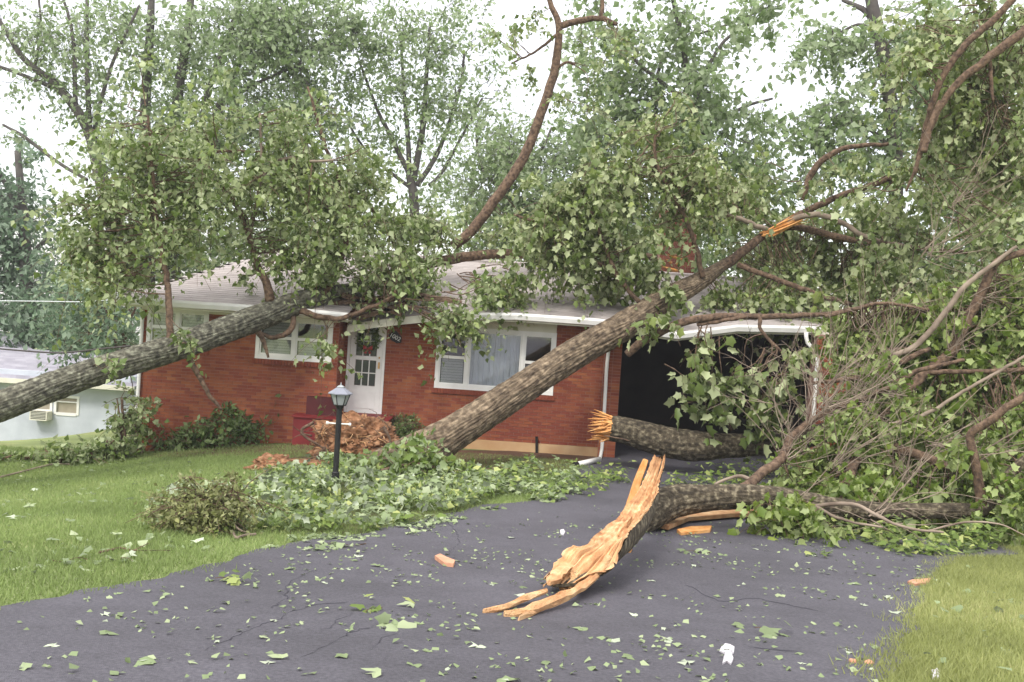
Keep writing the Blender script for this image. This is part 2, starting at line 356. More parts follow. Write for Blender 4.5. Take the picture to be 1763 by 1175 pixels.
class Tree:
    """an Empty > trunk, limb.., twigs, crown"""
    def __init__(s, name, loc, label, cat, bark, group=None):
        s.e = empty(name, loc, label, cat, group); s.bark = bark; s.dens = 1.0; s.gap = .44; s.gapf = .9; s.sag = .45; s.sk = []; s.tw = MB(); s.pos = []; s.sz = []; s.var = []
    def path(s, pts, name='limb', bark=None, n=None, noise=.05, ridges=0, amp=.05, step=None, sk=True, label=None):
        """pts: (px,py,D,r_px); radius in photo pixels at that distance"""
        A = np.array([[*P(a, b, d), r*d/F_] for a, b, d, r in pts])
        return s.path3(A, name, bark, n, noise, ridges, amp, step, sk, label)
    def path3(s, A, name='limb', bark=None, n=None, noise=.05, ridges=0, amp=.05, step=None, sk=True, label=None):
        rmax = A[:, 3].max()
        step = step or max(.05, rmax*.8)
        C = catmull(A, step); C[:, 3] = np.clip(C[:, 3], .004, None)
        if noise and len(C) > 3:
            j = R.normal(size=(len(C), 3)); j = (j+np.roll(j, 1, 0)+np.roll(j, -1, 0))/3; j[0] = j[-1] = 0
            C[:, :3] += j*noise*np.minimum(C[:, 3:4]*3, .12)
        n = n or (28 if rmax > .12 else 12 if rmax > .05 else 8 if rmax > .02 else 5)
        mult = None
        if ridges:
            sl = np.r_[0, np.cumsum(np.linalg.norm(np.diff(C[:, :3], axis=0), axis=1))]
            U, S = np.meshgrid(np.arange(n)/n, sl)
            wob = vnoise(U*6, S*1.6, 6, 3)
            x = U*ridges + wob*1.8
            a = np.abs(((x+vnoise(U*ridges, S*3, ridges, 9)*1.2) % 1)-.5)*2
            b = vnoise(U*ridges*2, S*9, ridges*2, 5)
            c = vnoise(U*5, S*1.1, 5, 8)
            mult = 1+amp*(a**.7-.5)+amp*.7*(b-.5)+.09*(c-.5)
        V = tube_pts(C[:, :3], C[:, 3], n, mult)
        mb = MB(); mb.grid(V, True, True)
        if ridges:
            st = .55*vnoise(U*ridges*1.5, S*1.3, int(ridges*1.5), 31)+.45*vnoise(U*ridges*3, S*5, ridges*3, 33)
            mb.var[:(len(C)-1)*n] = st[:-1].ravel().tolist()
        o = mb.build(name, bark or s.bark, s.e, smooth=True)
        if label: o['label'] = label
        if sk: s.sk.append(C[:, :3])
        return o
    def clumps(s, blobs, leaf=.15, per=30, cr=.34, twig=True, seed=0):
        """blobs: (px,py,rx,ry,D,depth,n)"""
        sk = np.vstack(s.sk) if s.sk else None
        for (px, py, rx, ry, D, dd, n) in blobs:
            n = max(1, int(round(n*s.dens)))
            c = P(px, py, D); ax = rx*D/F_; az = ry*D/F_
            q = R.normal(size=(n, 3)); q /= np.linalg.norm(q, axis=1)[:, None]; q *= (R.rand(n, 1)**.5)*np.where(R.rand(n, 1) < .22, 1.38, 1.0)
            cen = c+q*np.array([ax, dd, az])
            if s.gap: cen = cen[vn3(cen+50, s.gapf, 3)*.6+vn3(cen+90, s.gapf*2.3, 4)*.4 > s.gap]
            for p in cen:
                k = max(4, int(per*(.4+1.1*R.rand())))
                rr = cr*(.6+.8*R.rand())
                # a spray: leaves strung along two or three arching, drooping twigs
                o = np.empty((k, 3)); na = 1+R.randint(3); ii = R.randint(na, size=k)
                for q_ in range(na):
                    d_ = (p-c)*.35/max(.3, ax)+R.normal(size=3)*.8; d_[2] = d_[2]*.5-.15; d_ /= np.linalg.norm(d_)
                    m_ = ii == q_; t_ = R.rand(m_.sum())[:, None]
                    L_ = rr*(1.6+1.6*R.rand())
                    o[m_] = d_*t_*L_-np.array([0, 0, 1])*(t_**2)*L_*s.sag+R.normal(size=(m_.sum(), 3))*rr*.27
                    if twig and R.rand() < .6:
                        tt = np.linspace(0, 1, 5)[:, None]; g_ = p+d_*tt*L_-np.array([0, 0, 1])*(tt**2)*L_*s.sag
                        s.tw.grid(tube_pts(g_, np.linspace(.007, .003, 5), 3), True)
                s.pos.append(p+o); s.sz.append(leaf*(.55+.95*R.rand(k))); s.var.append(np.clip(R.rand()*.55+R.rand(k)*.45, 0, 1))
                if twig and sk is not None and R.rand() < .75:
                    d = np.linalg.norm(sk-p, axis=1)*(1+.7*R.rand(len(sk))); a = sk[d.argmin()]
                    L = np.linalg.norm(p-a)
                    if L > .95: a = p+(a-p)*(.95/L); L = .95
                    m1 = a+(p-a)*.4+R.normal(size=3)*L*.09; m2 = a+(p-a)*.75+R.normal(size=3)*L*.08
                    r0_ = min(.03, .007+.0075*L)
                    s.tw.grid(tube_pts(catmull(np.array([a, m1, m2, p]), max(.15, L/7)), np.linspace(r0_, .004, len(catmull(np.array([a, m1, m2, p]), max(.15, L/7)))), 4), True)
    def bare(s, start, end, n, L, r=.012, mt=None):
        pass
    def finish(s, leaf_m, T=TREFOIL, droop=.5, flat=0, twigmat=None, name='crown'):
        if s.tw.f:
            o = s.tw.build('twigs', twigmat or s.bark, s.e); o['kind'] = 'stuff'
        if s.pos:
            pos = np.vstack(s.pos); leaf_mesh(name, pos, np.concatenate(s.sz), T, leaf_m, s.e, droop, flat, np.concatenate(s.var))
            print('TREE', s.e.name, len(pos))
        s.pos = []; s.sz = []; s.var = []; s.tw = MB()

# ================================================================== SETTING
xs = np.unique(np.r_[np.linspace(-140, -20, 30), np.linspace(-20, 20, 101), np.linspace(20, 140, 30)])
ys = np.unique(np.r_[np.linspace(-10, 30, 101), np.linspace(30, 200, 50)])
XX, YY = np.meshgrid(xs, ys); ZZ = gz(XX, YY)
mb = MB(); mb.grid(np.dstack([XX, YY, ZZ])); tag(mb.build('lawn_ground', M['ground'], smooth=True), 'green lawn sloping down from the driveway to the brick house', kind='structure')

# driveway edges as functions of Y
LEFT = [(-160, 1092), (0, 1048), (170, 1018), (330, 985), (430, 955), (510, 935), (620, 922), (700, 903), (760, 890), (830, 872), (900, 866), (955, 858), (990, 838), (985, 815), (1010, 800), (1042, 787)]
RIGHT = [(1500, 1235), (1540, 1165), (1580, 1060), (1600, 1000), (1645, 962)]
Lw = np.array([G(*p) for p in LEFT]); Rw = np.array([G(*p) for p in RIGHT])
Lw = Lw[Lw[:, 1].argsort()]; Rw = Rw[Rw[:, 1].argsort()]
def xl(Y): return np.interp(Y, np.r_[-6, Lw[:, 1], 23], np.r_[Lw[0, 0]-9, Lw[:, 0], Lw[-1, 0]])
def xr(Y): return np.interp(Y, np.r_[-6, Rw[:, 1], 13.5, 17, 30], np.r_[Rw[0, 0]-.3, Rw[:, 0], Rw[-1, 0]+1.2, 7.2, 7.4])
yy = np.r_[np.linspace(-6, 20.8, 190), np.linspace(21, 28.5, 20)]
rows = []
for y in yy:
    a, b = xl(y), xr(y)
    a += .04*math.sin(y*5)+.03*math.sin(y*11.3); b += .05*math.sin(y*4.1)+.03*math.sin(y*9.7)
    if y > 21.5: a, b = max(a, 2.12), min(b, 7.1)
    x = np.linspace(a, b, 46); rows.append(np.c_[x, np.full(46, y), gz(x, y)+.022])
mb = MB(); mb.grid(np.array(rows)); tag(mb.build('driveway', M['asphalt'], smooth=True), 'grey purple asphalt driveway strewn with leaves', kind='structure')
# cracks in the asphalt: narrow dark ribbons
mb = MB()
for pts in ([(345, 1128), (400, 1105), (440, 1085), (480, 1072), (530, 1050), (600, 1042)], [(463, 1054), (490, 1035), (495, 1012), (520, 995), (545, 985)],
            [(520, 1142), (560, 1120), (600, 1098), (650, 1080)], [(555, 1092), (580, 1075), (610, 1060)], [(640, 1125), (660, 1105), (690, 1095)],
            [(1290, 1120), (1330, 1125), (1375, 1128)], [(760, 890), (790, 930), (770, 960)], [(1180, 1010), (1240, 1040), (1300, 1035), (1420, 1060)]):
    g = catmull(np.array([G(a, b) for a, b in pts]), .08)
    g[:, :2] += R.normal(size=(len(g), 2))*.012
    wd = .006+.004*R.rand(len(g)); wd[0] = wd[-1] = .001
    V = np.array([[(p[0], p[1]-q, gz(p[0], p[1])+.026), (p[0]+q*.5, p[1]+q, gz(p[0], p[1])+.026)] for p, q in zip(g, wd)]); mb.grid(V)
tag(mb.build('asphalt_cracks', M['crack']), 'thin wandering cracks in the asphalt', kind='structure')
# planting bed along the house wall
def bed(name, pts, m, label, lift=.015):
    p = np.array([G(*q) for q in pts]); c = p.mean(0); rings = []
    for t in np.linspace(0, 1, 7):
        q = c+(p-c)*t; z = gz(q[:, 0], q[:, 1])+lift+.03*(1-t); rings.append(np.c_[q[:, 0], q[:, 1], z])
    mb = MB(); mb.grid(np.array(rings), True); return tag(mb.build(name, m, smooth=True), label, kind='structure')
bed('planting_bed', [(560, 800), (700, 800), (800, 812), (900, 822), (965, 815), (1000, 800), (1030, 786), (900, 778), (780, 776), (640, 778), (520, 775), (420, 765), (300, 772), (240, 790), (330, 788), (450, 785)], M['soil'], 'bare dark soil bed along the foot of the brick wall')

# grass blades
def blades(name, X, Y, h, m, label):
    n = len(X); z = gz(X, Y); a = R.rand(n)*2*math.pi; wv = .004+.004*R.rand(n); hh = h*(.5+R.rand(n)); ln = R.normal(size=(n, 2))*h*.55
    p = np.c_[X, Y, z]; s = np.c_[np.cos(a)*wv, np.sin(a)*wv, np.zeros(n)]
    V = np.stack([p-s, p+s, p+np.c_[ln, hh]], 1).reshape(-1, 3)
    pn = vn3(np.c_[X, Y, X*0], .8, 4)
    o = big_mesh(name, V, np.arange(n*3).reshape(-1, 3), 3, m, None, np.clip(.6*pn+.5*R.rand(n), 0, 1)); return tag(o, label, kind='stuff')
n = 420000; Y = 5.5+15.5*R.rand(n)**.9; X = -13+17*R.rand(n)
k = (X < xl(Y)+.03+.07*R.normal(size=n)*vn3(np.c_[X, Y, X*0], 3, 9)*2) & (X > -Y*.56-.8) & (X < 1.8)
blades('lawn_grass', X[k], Y[k], .055, M['grassL'], 'short green lawn grass left of the driveway')
n = 260000; Y = 3.2+11*R.rand(n)**1.4; X = 1.5+7*R.rand(n)
k = (X > xr(Y)-.12*np.abs(R.normal(size=n))*vn3(np.c_[X, Y, X*0], 3, 9)*2) & (X < Y*.56+.6)
blades('dry_grass', X[k], Y[k], .06, M['grassR'], 'yellowish lawn grass right of the driveway')

# ================================================================== BRICK HOUSE
YL, YR = 21.2, 22.0
def HL(px, py): return P(px, py, YL)
def HR(px, py): return P(px, py, YR)
house = empty('brick_house', (0, 22, 0), 'single storey red brick house with grey roof crushed by fallen trees', 'house')
xA = HL(238, 650)[0]; xB = HL(580, 640)[0]; xC = HR(1043, 680)[0]
FZ = .22
zL = -.62
win1 = (HL(256, 560)[0], HL(357, 560)[0], HL(257, 592)[2], HL(259, 530)[2])
win2 = (HL(443, 590)[0], HL(570, 590)[0], HL(442, 613)[2], HL(446, 545)[2])
win3 = (HR(753, 612)[0], HR(954, 612)[0], HR(752, 664)[2], HR(757, 562)[2])
door = (HR(601, 640)[0], HR(657, 640)[0], .62, 2.66)
zwl, zwr = 2.70, 2.92
def wall_mesh(name, x0, x1, y, z0, z1, holes, m, th=.2):
    mb = MB(); xsv = sorted({x0, x1, *[v for h in holes for v in (h[0], h[1])]}); zsv = sorted({z0, z1, *[min(max(v, z0), z1) for h in holes for v in (h[2], h[3])]})
    for i in range(len(xsv)-1):
        for j in range(len(zsv)-1):
            cx = (xsv[i]+xsv[i+1])/2; cz = (zsv[j]+zsv[j+1])/2
            if any(h[0] < cx < h[1] and h[2] < cz < h[3] for h in holes): continue
            mb.box(xsv[i], xsv[i+1], y, y+th, zsv[j], zsv[j+1])
    return mb.build(name, m, house)
bricks_budget = [300]
def brick_wall(wall, x0, x1, y, z0, z1, holes, prefer):
    """running bond of single bricks standing 6 mm proud of the mortar"""
    cells = []; BW, BH = .203, .068; row = 0; z = z0
    while z+BH-.012 <= z1+.02:
        x = x0-(.1 if row % 2 else 0)
        while x < x1:
            a, b = max(x, x0)+.005, min(x+BW, x1)-.005
            if b-a > .03:
                hit = False
                segs = [(a, b)]
                for h in holes:
                    if z+BH > h[2]+.01 and z < h[3]-.01:
                        ns = []
                        for (p, q) in segs:
                            if q <= h[0] or p >= h[1]: ns.append((p, q))
                            else:
                                if p < h[0]-.02: ns.append((p, h[0]))
                                if q > h[1]+.02: ns.append((h[1], q))
                        segs = ns
                for (p, q) in segs: cells.append((p, q, z+.005, z+BH-.005))
            x += BW
        z += BH; row += 1
    full = [c for c in cells if c[1]-c[0] > .18]
    pick = set()
    if prefer:
        full.sort(key=prefer); pick = set(full[:min(bricks_budget[0], prefer_n)]); bricks_budget[0] -= len(pick)
    mb = MB()
    for c in cells:
        if c in pick: continue
        d = R.rand()*.004; mb.box(c[0], c[1], y-.008-d, y+.01, c[2], c[3], np.clip(R.rand()*.8+(.25 if R.rand() < .1 else 0)-(.45 if R.rand() < .05 else 0), 0, 1))
    o = mb.build('brickwork', M['brick'], wall); o['kind'] = 'stuff'
    protos = []
    for i in range(8):
        b = MB(); b.box(-.0965, .0965, -.009-R.rand()*.003, .01, -.029, .029, R.rand()*.85)
        me = bpy.data.meshes.new('brick'); me.from_pydata(b.v, [], b.f); me.update(); at = me.attributes.new('var', 'FLOAT', 'FACE'); at.data.foreach_set('value', np.array(b.var, np.float32)); me.materials.append(M['brick']); protos.append(me)
    for c in pick:
        b = bpy.data.objects.new('brick', protos[R.randint(8)]); col.objects.link(b); b.parent = wall
        b.location = ((c[0]+c[1])/2-house.location.x, y-house.location.y, (c[2]+c[3])/2-house.location.z)
w1 = wall_mesh('wall', xA, xB, YL, zL, zwl, [win1, win2], M['mortar'])
prefer_n = 120
brick_wall(w1, xA, xB, YL, zL, zwl, [win1, win2], lambda c: -10.0*float(c[0] > -6.8 and .35 < c[2] < 1.3)+abs(c[2]-.9))
w2 = wall_mesh('wall', xB, xC, YR, FZ, zwr, [win3, door], M['mortar'])
prefer_n = 180
brick_wall(w2, xB, xC, YR, FZ, zwr, [win3, door], lambda c: abs(c[2]-.55)+abs(c[0]-.9)*.4)
# return wall beside the door and carport side wall
mb = MB(); mb.box(xB-.2, xB, YL+.2, YR, zL, zwr); w3 = mb.build('wall', M['mortar'], house)
mb = MB(); z = .3
while z < 2.85:
    y = YL+.01
    while y < YR-.05: mb.box(xB-.01, xB+.008, y, min(y+.19, YR-.01), z, z+.058); y += .2
    z += .068
o = mb.build('brickwork', M['brick'], w3); o['kind'] = 'stuff'
mb = MB(); mb.box(xC-.2, xC, YR+.2, 28.2, 0, 2.95); mb.box(xC-.1, xC+.28, YR-.1, YR+.25, .0, 2.9); w4 = mb.build('wall', M['mortar'], house)
mb = MB(); z = .04
while z < 2.8:
    mb.box(xC-.095, xC+.09, YR-.11, YR-.08, z, z+.058); mb.box(xC+.1, xC+.275, YR-.11, YR-.08, z, z+.058)
    y = YR+.26
    while y < 28: mb.box(xC-.01, xC+.008, y, y+.19, z, z+.058); y += .2
    z += .068
o = mb.build('brickwork', M['brick'], w4); o['kind'] = 'stuff'
# foundation
mb = MB(); mb.box(xB, xC-.1, YR-.05, YR+.2, -.3, FZ-.002); mb.build('foundation', M['found'], house)
# rear and side shell
mb = MB(); mb.box(xA, xA+.2, YL+.2, 29, zL-.3, zwl-.05); mb.box(xA+.2, xC, 28.8, 29, -.6, 2.8); mb.build('rear_wall', M['mortar'], house)
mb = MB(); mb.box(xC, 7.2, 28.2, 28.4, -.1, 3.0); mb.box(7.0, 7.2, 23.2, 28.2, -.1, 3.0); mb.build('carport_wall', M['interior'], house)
# carport pier on the right
xP0, xP1 = P(1403, 640, 21.3)[0], P(1470, 640, 21.3)[0]
mb = MB(); mb.box(xP0, xP1, 21.3, 21.7, -.1, 3.05); pier = mb.build('pier', M['mortar'], house)
mb = MB(); z = -.05; rw = 0
while z < 3.0:
    x = xP0-(.1 if rw % 2 else 0)
    while x < xP1:
        a, b = max(x, xP0)+.004, min(x+.2, xP1)-.004
        if b-a > .03: mb.box(a, b, 21.29, 21.31, z, z+.058)
        x += .203
    z += .068; rw += 1
o = mb.build('brickwork', M['brick'], pier); o['kind'] = 'stuff'

# roof: eave line follows the sag; a slope of shingle courses
RIDGE = P(560, 434, 26)
zr = RIDGE[2]
def pl(pts, Y): # px polyline -> X,Z arrays at depth Y
    q = np.array([P(a, b, Y) for a, b in pts]); return q[:, 0], q[:, 2]
ex1, ez1 = pl([(196, 512), (300, 519), (398, 525), (520, 533), (600, 541)], 20.7)
ex2, ez2 = pl([(598, 560), (640, 552), (690, 546), (750, 540), (889, 541), (1034, 551), (1100, 564), (1165, 574), (1268, 561), (1411, 564), (1500, 586)], 21.4)
def roof_slope(name, ex, ez, Y0, xa, xb, ra, rb, extra_sag=0):
    """courses from the eave (xa..xb at Y0) to the ridge (ra..rb at Y=26)"""
    mb = MB(); NC = 34; NX = int((xb-xa)/.33)
    for c in range(NC):
        t0, t1 = c/NC, (c+1)/NC
        for i in range(NX):
            off = .5 if c % 2 else 0
            u0_, u1_ = np.clip((i+off)/NX, 0, 1), np.clip((i+1+off)/NX, 0, 1)
            if u1_-u0_ < .01: continue
            def pt(u, t, lift):
                xe = xa+(xb-xa)*u; xx = xe+(ra+(rb-ra)*u-xe)*t; ze = np.interp(xe, ex, ez)
                ze0 = ez.mean()
                k = (1-t)**1.5
                zz = (ze0+(zr-ze0)*t)+(ze-ze0)*k+.02*math.sin(xx*2.1)*t*(1-t)*4*.5
                return (xx, Y0+(26-Y0)*t, zz+lift)
            mb.poly([pt(u0_, t0, .010), pt(u1_, t0, .010), pt(u1_, t1, .004), pt(u0_, t1, .004)])
            mb.poly([pt(u0_, t0, .004), pt(u1_, t0, .004), pt(u1_, t0, .010), pt(u0_, t0, .010)])
    return mb.build(name, M['shingle'], house)
rX0 = P(478, 430, 26)[0]; rX1 = 7.0
xm1 = ex1[-1]
roof_slope('roof_slope', ex1, ez1, 20.7, ex1[0], xm1, rX0, xm1+.1)
roof_slope('roof_slope', ex2, ez2, 21.4, ex2[0], ex2[-1], ex2[0], rX1)
mb = MB()
e0 = (ex1[0], 20.7, ez1[0]); mb.poly([e0, (rX0, 26, zr), (ex1[0], 31.3, ez1[0])]); mb.poly([(rX0, 26, zr), (rX1, 26, zr), (ex2[-1], 31, 2.9), (ex1[0], 31.3, ez1[0])])
mb.poly([(rX1, 26, zr), (ex2[-1], 21.4, ez2[-1]), (ex2[-1], 31, 2.9)])
mb.build('rear_roof_slope', M['shingle'], house)
mb = MB(); mb.tube([(rX0, 26, zr+.02), (rX1, 26, zr+.02)], [.06, .06], 6); mb.build('ridge_cap', M['shingle'], house)
# soffit, fascia and gutter following the eaves
def eave(ex, ez, Y0, wy, k0=0, k1=None, gut=True):
    e = np.c_[ex, np.full(len(ex), Y0), ez]
    g = MB(); V = []
    for p in e[k0:k1]:
        V.append([p+np.array(q) for q in ((0, -.02, .02), (0, -.12, .025), (0, -.13, -.03), (0, -.10, -.12), (0, -.02, -.14), (0, .0, -.14), (0, .0, -.0))])
    if gut: g.grid(np.array(V), True, True); g.build('gutter', M['white'], house)
    f = MB(); V = [[p+np.array(q) for q in ((0, .005, -.005), (0, .005, -.17), (0, .03, -.17), (0, .03, -.005))] for p in e]
    f.grid(np.array(V), True, True); f.build('fascia', M['cream'], house)
    s = MB(); V = [[p+np.array(q) for q in ((0, .032, -.155), (0, wy-Y0, -.155), (0, wy-Y0, -.135), (0, .032, -.135))] for p in e]
    s.grid(np.array(V), True, True); s.build('soffit', M['cream'], house)
eave(ex1, ez1, 20.7, YL+.1)
eave(ex2, ez2, 21.4, YR+.1, 3, 10)
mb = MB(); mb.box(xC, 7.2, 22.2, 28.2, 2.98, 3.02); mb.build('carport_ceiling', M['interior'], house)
# frieze board above the walls
mb = MB(); mb.box(xA, xB, YL-.02, YL, zwl-.09, zwl+.1); mb.box(win3[0]-.02, win3[1]+.02, YR-.02, YR, win3[3]+.02, zwr+.04); mb.build('frieze_board', M['cream'], house)
# downspouts
def pipe(pts, r=.04, name='downspout', parent=house, m=None):
    mb = MB(); mb.tube(catmull(np.array(pts, float), .12), r, 8) if len(pts) > 2 else mb.cyl(pts[0], pts[1], r)
    return mb.build(name, m or M['white'], parent, smooth=True)
a = HL(243, 542); b = HL(229, 781)
pipe([(xA+.04, YL-.06, 2.6), (xA+.04, YL-.06, 1.2), (xA+.02, YL-.06, -.45)])
pipe([P(1017, 553, 21.35), P(1019, 568, 21.5), P(1046, 590, 21.86), P(1044, 640, 21.86), P(1036, 775, 21.86), P(1030, 790, 21.75)])
pipe([P(1388, 573, 21.25), P(1390, 590, 21.25), P(1406, 612, 21.2), P(1405, 650, 21.2), P(1399, 740, 21.2)], .045)
mb = MB(); mb.cyl(P(924, 752, 21.9), P(924, 786, 21.9), .03, n=8); mb.build('vent_pipe', M['dark'], house)
# downspout extension lying on the ground
e = empty('downspout_extension', P(1012, 797, 20.6), 'short white pipe length lying on the ground at the wall corner', 'drain pipe')
mb = MB(); a, b = P(994, 800, 20.3), P(1032, 791, 20.9); mb.cyl(a, b, .055, n=12); mb.build('pipe', M['white'], e, smooth=True)
mb = MB(); mb.cyl(a-(b-a)*.12, a+(b-a)*.0, .06, n=12); mb.build('pipe_mouth', M['dark'], e)

# windows
def window(h, y, cols, label=None):
    x0, x1, z0, z1 = h; mb = MB(); t = .06
    mb.box(x0-.03, x1+.03, y-.035, y+.05, z0-.05, z0+t-.02); mb.box(x0-.03, x1+.03, y-.03, y+.05, z1-t, z1+.02)
    mb.box(x0-.03, x0+t-.01, y-.028, y+.05, z0+t-.02, z1-t); mb.box(x1-t+.01, x1+.03, y-.028, y+.05, z0+t-.02, z1-t)
    wdw = mb.build('window', M['white'], house)
    if label: wdw['label'] = label
    xx = x0+t-.01; tot = x1-x0-2*t+.02; s = MB(); sm = MB()
    for i, (fr, kind) in enumerate(cols):
        xn = xx+tot*fr
        if i: mul = MB(); mul.box(xx-.035, xx+.035, y-.026, y+.05, z0+t-.02, z1-t); mul.build('mullion', M['white'], wdw)
        a, b = xx+(.035 if i else 0)+.002, xn-(.035 if i < len(cols)-1 else 0)-.002; za, zb = z0+t-.018, z1-t-.002
        zm = (za+zb)/2
        fr_ = MB()
        for (p, q) in ([(za, zm), (zm, zb)] if kind != 'fixed' else [(za, zb)]):
            fr_.box(a, b, y+.0, y+.03, p, p+.035); fr_.box(a, b, y+.0, y+.03, q-.03, q); fr_.box(a, a+.03, y, y+.03, p+.035, q-.03); fr_.box(b-.03, b, y, y+.03, p+.035, q-.03)
        fr_.build('sash', M['white'], wdw)
        g = MB(); g.box(a+.03, b-.03, y+.012, y+.018, za+.03, zb-.03); pane = g.build('pane', M['pane'], wdw)
        if kind in ('blind', 'dark'):
            bl = MB()
            top = zb if kind == 'blind' else zm
            zc = za+.03
            while zc < top-.03: bl.box(a+.05, b-.05, y+.05, y+.058, zc, zc+.055); zc += .06
            bl.build('blind', M['blind'], wdw)
        else:
            V = []; u = np.linspace(a+.01, b-.01, 90)
            for z in (za, zb): V.append(np.c_[u, y+.07+.025*np.sin(u*42)+.015*np.sin(u*97+1), np.full(90, z)])
            cu = MB(); cu.grid(np.array(V)); cu.build('curtain', M['curtain'], wdw, smooth=True)
        xx = xn
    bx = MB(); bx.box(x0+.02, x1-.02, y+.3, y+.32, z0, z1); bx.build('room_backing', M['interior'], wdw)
    return wdw
gm = bpy.data.materials.new('clear_pane'); gm.use_nodes = True
_n = gm.node_tree.nodes; _l = gm.node_tree.links; _tr = _n.new('ShaderNodeBsdfTransparent'); _gl = _n.new('ShaderNodeBsdfGlossy'); _gl.inputs['Roughness'].default_value = .05
_mx = _n.new('ShaderNodeMixShader'); _tr.inputs[0].default_value = (.86, .88, .9, 1); _mx.inputs[0].default_value = .14; _l.new(_tr.outputs[0], _mx.inputs[1]); _l.new(_gl.outputs[0], _mx.inputs[2]); _l.new(_mx.outputs[0], _n['Material Output'].inputs[0])
M['pane'] = gm
window(win1, YL, [(.5, 'blind'), (.5, 'blind')])
window(win2, YL, [(.5, 'blind'), (.5, 'dark')])
window(win3, YR, [(.25, 'dark'), (.49, 'fixed'), (.26, 'dark')], 'wide living room window with grey curtains between two sash windows')
# sills of brick
mb = MB()
for (h, y) in ((win2, YL), (win3, YR), (win1, YL)):
    x = h[0]-.08
    while x < h[1]+.06: mb.box(x, x+.062, y-.05, y, h[2]-.16, h[2]-.055, R.rand()*.3); x += .07
o = mb.build('window_sills', M['brick'], house); o['kind'] = 'stuff'
# front door
x0, x1, z0, z1 = door; yd = YR-.02
mb = MB(); mb.box(x0-.06, x0, yd-.02, yd+.1, z0, z1+.07); mb.box(x1, x1+.06, yd-.02, yd+.1, z0, z1+.07); mb.box(x0, x1, yd-.022, yd+.1, z1, z1+.07)
dr = mb.build('door', M['white'], house); dr['label'] = 'white glazed storm door with a wreath'
w_ = x1-x0
def dbox(name, boxes, m, par=dr):
    mb = MB()
    for b in boxes: mb.box(*b)
    return mb.build(name, m, par)
zk = z0+1.24; zb0 = z0+.62
sx0, sx1 = x0+.13, x1-.13
dbox('door_leaf', [(x0+.005, x1-.005, yd+.0, yd+.04, z0, zb0), (x0+.005, sx0, yd, yd+.04, zb0, z1-.1), (sx1, x1-.005, yd, yd+.04, zb0, z1-.1), (x0+.005, x1-.005, yd, yd+.04, z1-.1, z1-.003), (sx0, sx1, yd-.001, yd+.04, zk-.05, zk+.04)], M['white'])
dbox('kick_panel', [(sx0-.02, sx1+.02, yd-.012, yd, z0+.12, z0+.5)], M['white'])
for (za, zb) in ((zb0, zk-.05), (zk+.04, z1-.1)):
    for i in range(3):
        for j in range(2):
            a = sx0+(sx1-sx0)*i/3; b = sx0+(sx1-sx0)*(i+1)/3; c = za+(zb-za)*j/2; d = za+(zb-za)*(j+1)/2
            dbox('pane', [(a+.012, b-.012, yd+.022, yd+.028, c+.012, d-.012)], M['glass'])
    dbox('glazing_bars', [(sx0+(sx1-sx0)*i/3-.012, sx0+(sx1-sx0)*i/3+.012, yd+.008, yd+.034, za, zb) for i in (1, 2)]+[(sx0, sx1, yd+.01, yd+.032, (za+zb)/2-.012, (za+zb)/2+.012)], M['white'])
dbox('door_handle', [(x1-.08, x1-.045, yd-.05, yd, z0+1.02, z0+1.16), (x1-.08, x1-.05, yd-.03, yd, z0+1.24, z0+1.28)], M['pine'])
# wreath on the door
wc = np.array([(x0+x1)/2+.04, yd-.05, z1-.38])
wr = empty('door_wreath', wc, 'dark green wreath with a red bow hanging on the white front door', 'wreath')
n = 420; th = R.rand(n)*2*math.pi; rr = .2+.045*R.normal(size=n)
leaf_mesh('greenery', wc+np.c_[rr*np.cos(th), R.normal(size=n)*.02, rr*np.sin(th)], .07, OVAL, M['leafDk'], wr, .1)
mb = MB()
for sx in (-1, 1): mb.prism([wc+np.array([0, -.03, -.2]), wc+np.array([sx*.1, -.03, -.13]), wc+np.array([sx*.1, -.03, -.24])], (0, -.03, 0)); mb.prism([wc+np.array([0, -.03, -.2]), wc+np.array([sx*.03, -.03, -.33]), wc+np.array([sx*.08, -.03, -.31])], (0, -.012, 0))
mb.build('ribbon_bow', M['wreathred'], wr)
# house number plate
hp = HR(680, 580); ne = empty('house_number_plate', (hp[0], YR-.03, hp[2]), 'small black plate with white house numerals beside the front door', 'house number')
mb = MB(); mb.prism([(hp[0]+a*.9, YR-.03, hp[2]+b*.9) for a, b in ((-.16, .03), (-.06, .13), (.02, .15), (.17, .0), (.16, -.14), (.06, -.16), (-.1, -.08))], (0, .02, 0)); mb.build('plate', M['plate'], ne)
tcv = bpy.data.curves.new('numerals', 'FONT'); tcv.body = '1002'; tcv.size = .13; tcv.align_x = 'CENTER'; tcv.align_y = 'CENTER'; tcv.extrude = .003
to = bpy.data.objects.new('numerals', tcv); col.objects.link(to); me = bpy.data.meshes.new_from_object(to); bpy.data.objects.remove(to); me.name = 'numerals'; me.materials.append(M['white'])
to = bpy.data.objects.new('numerals', me); col.objects.link(to); to.parent = ne; to.location = (0.01, -.006, -.01); to.rotation_euler = (math.pi/2, math.radians(24), 0)
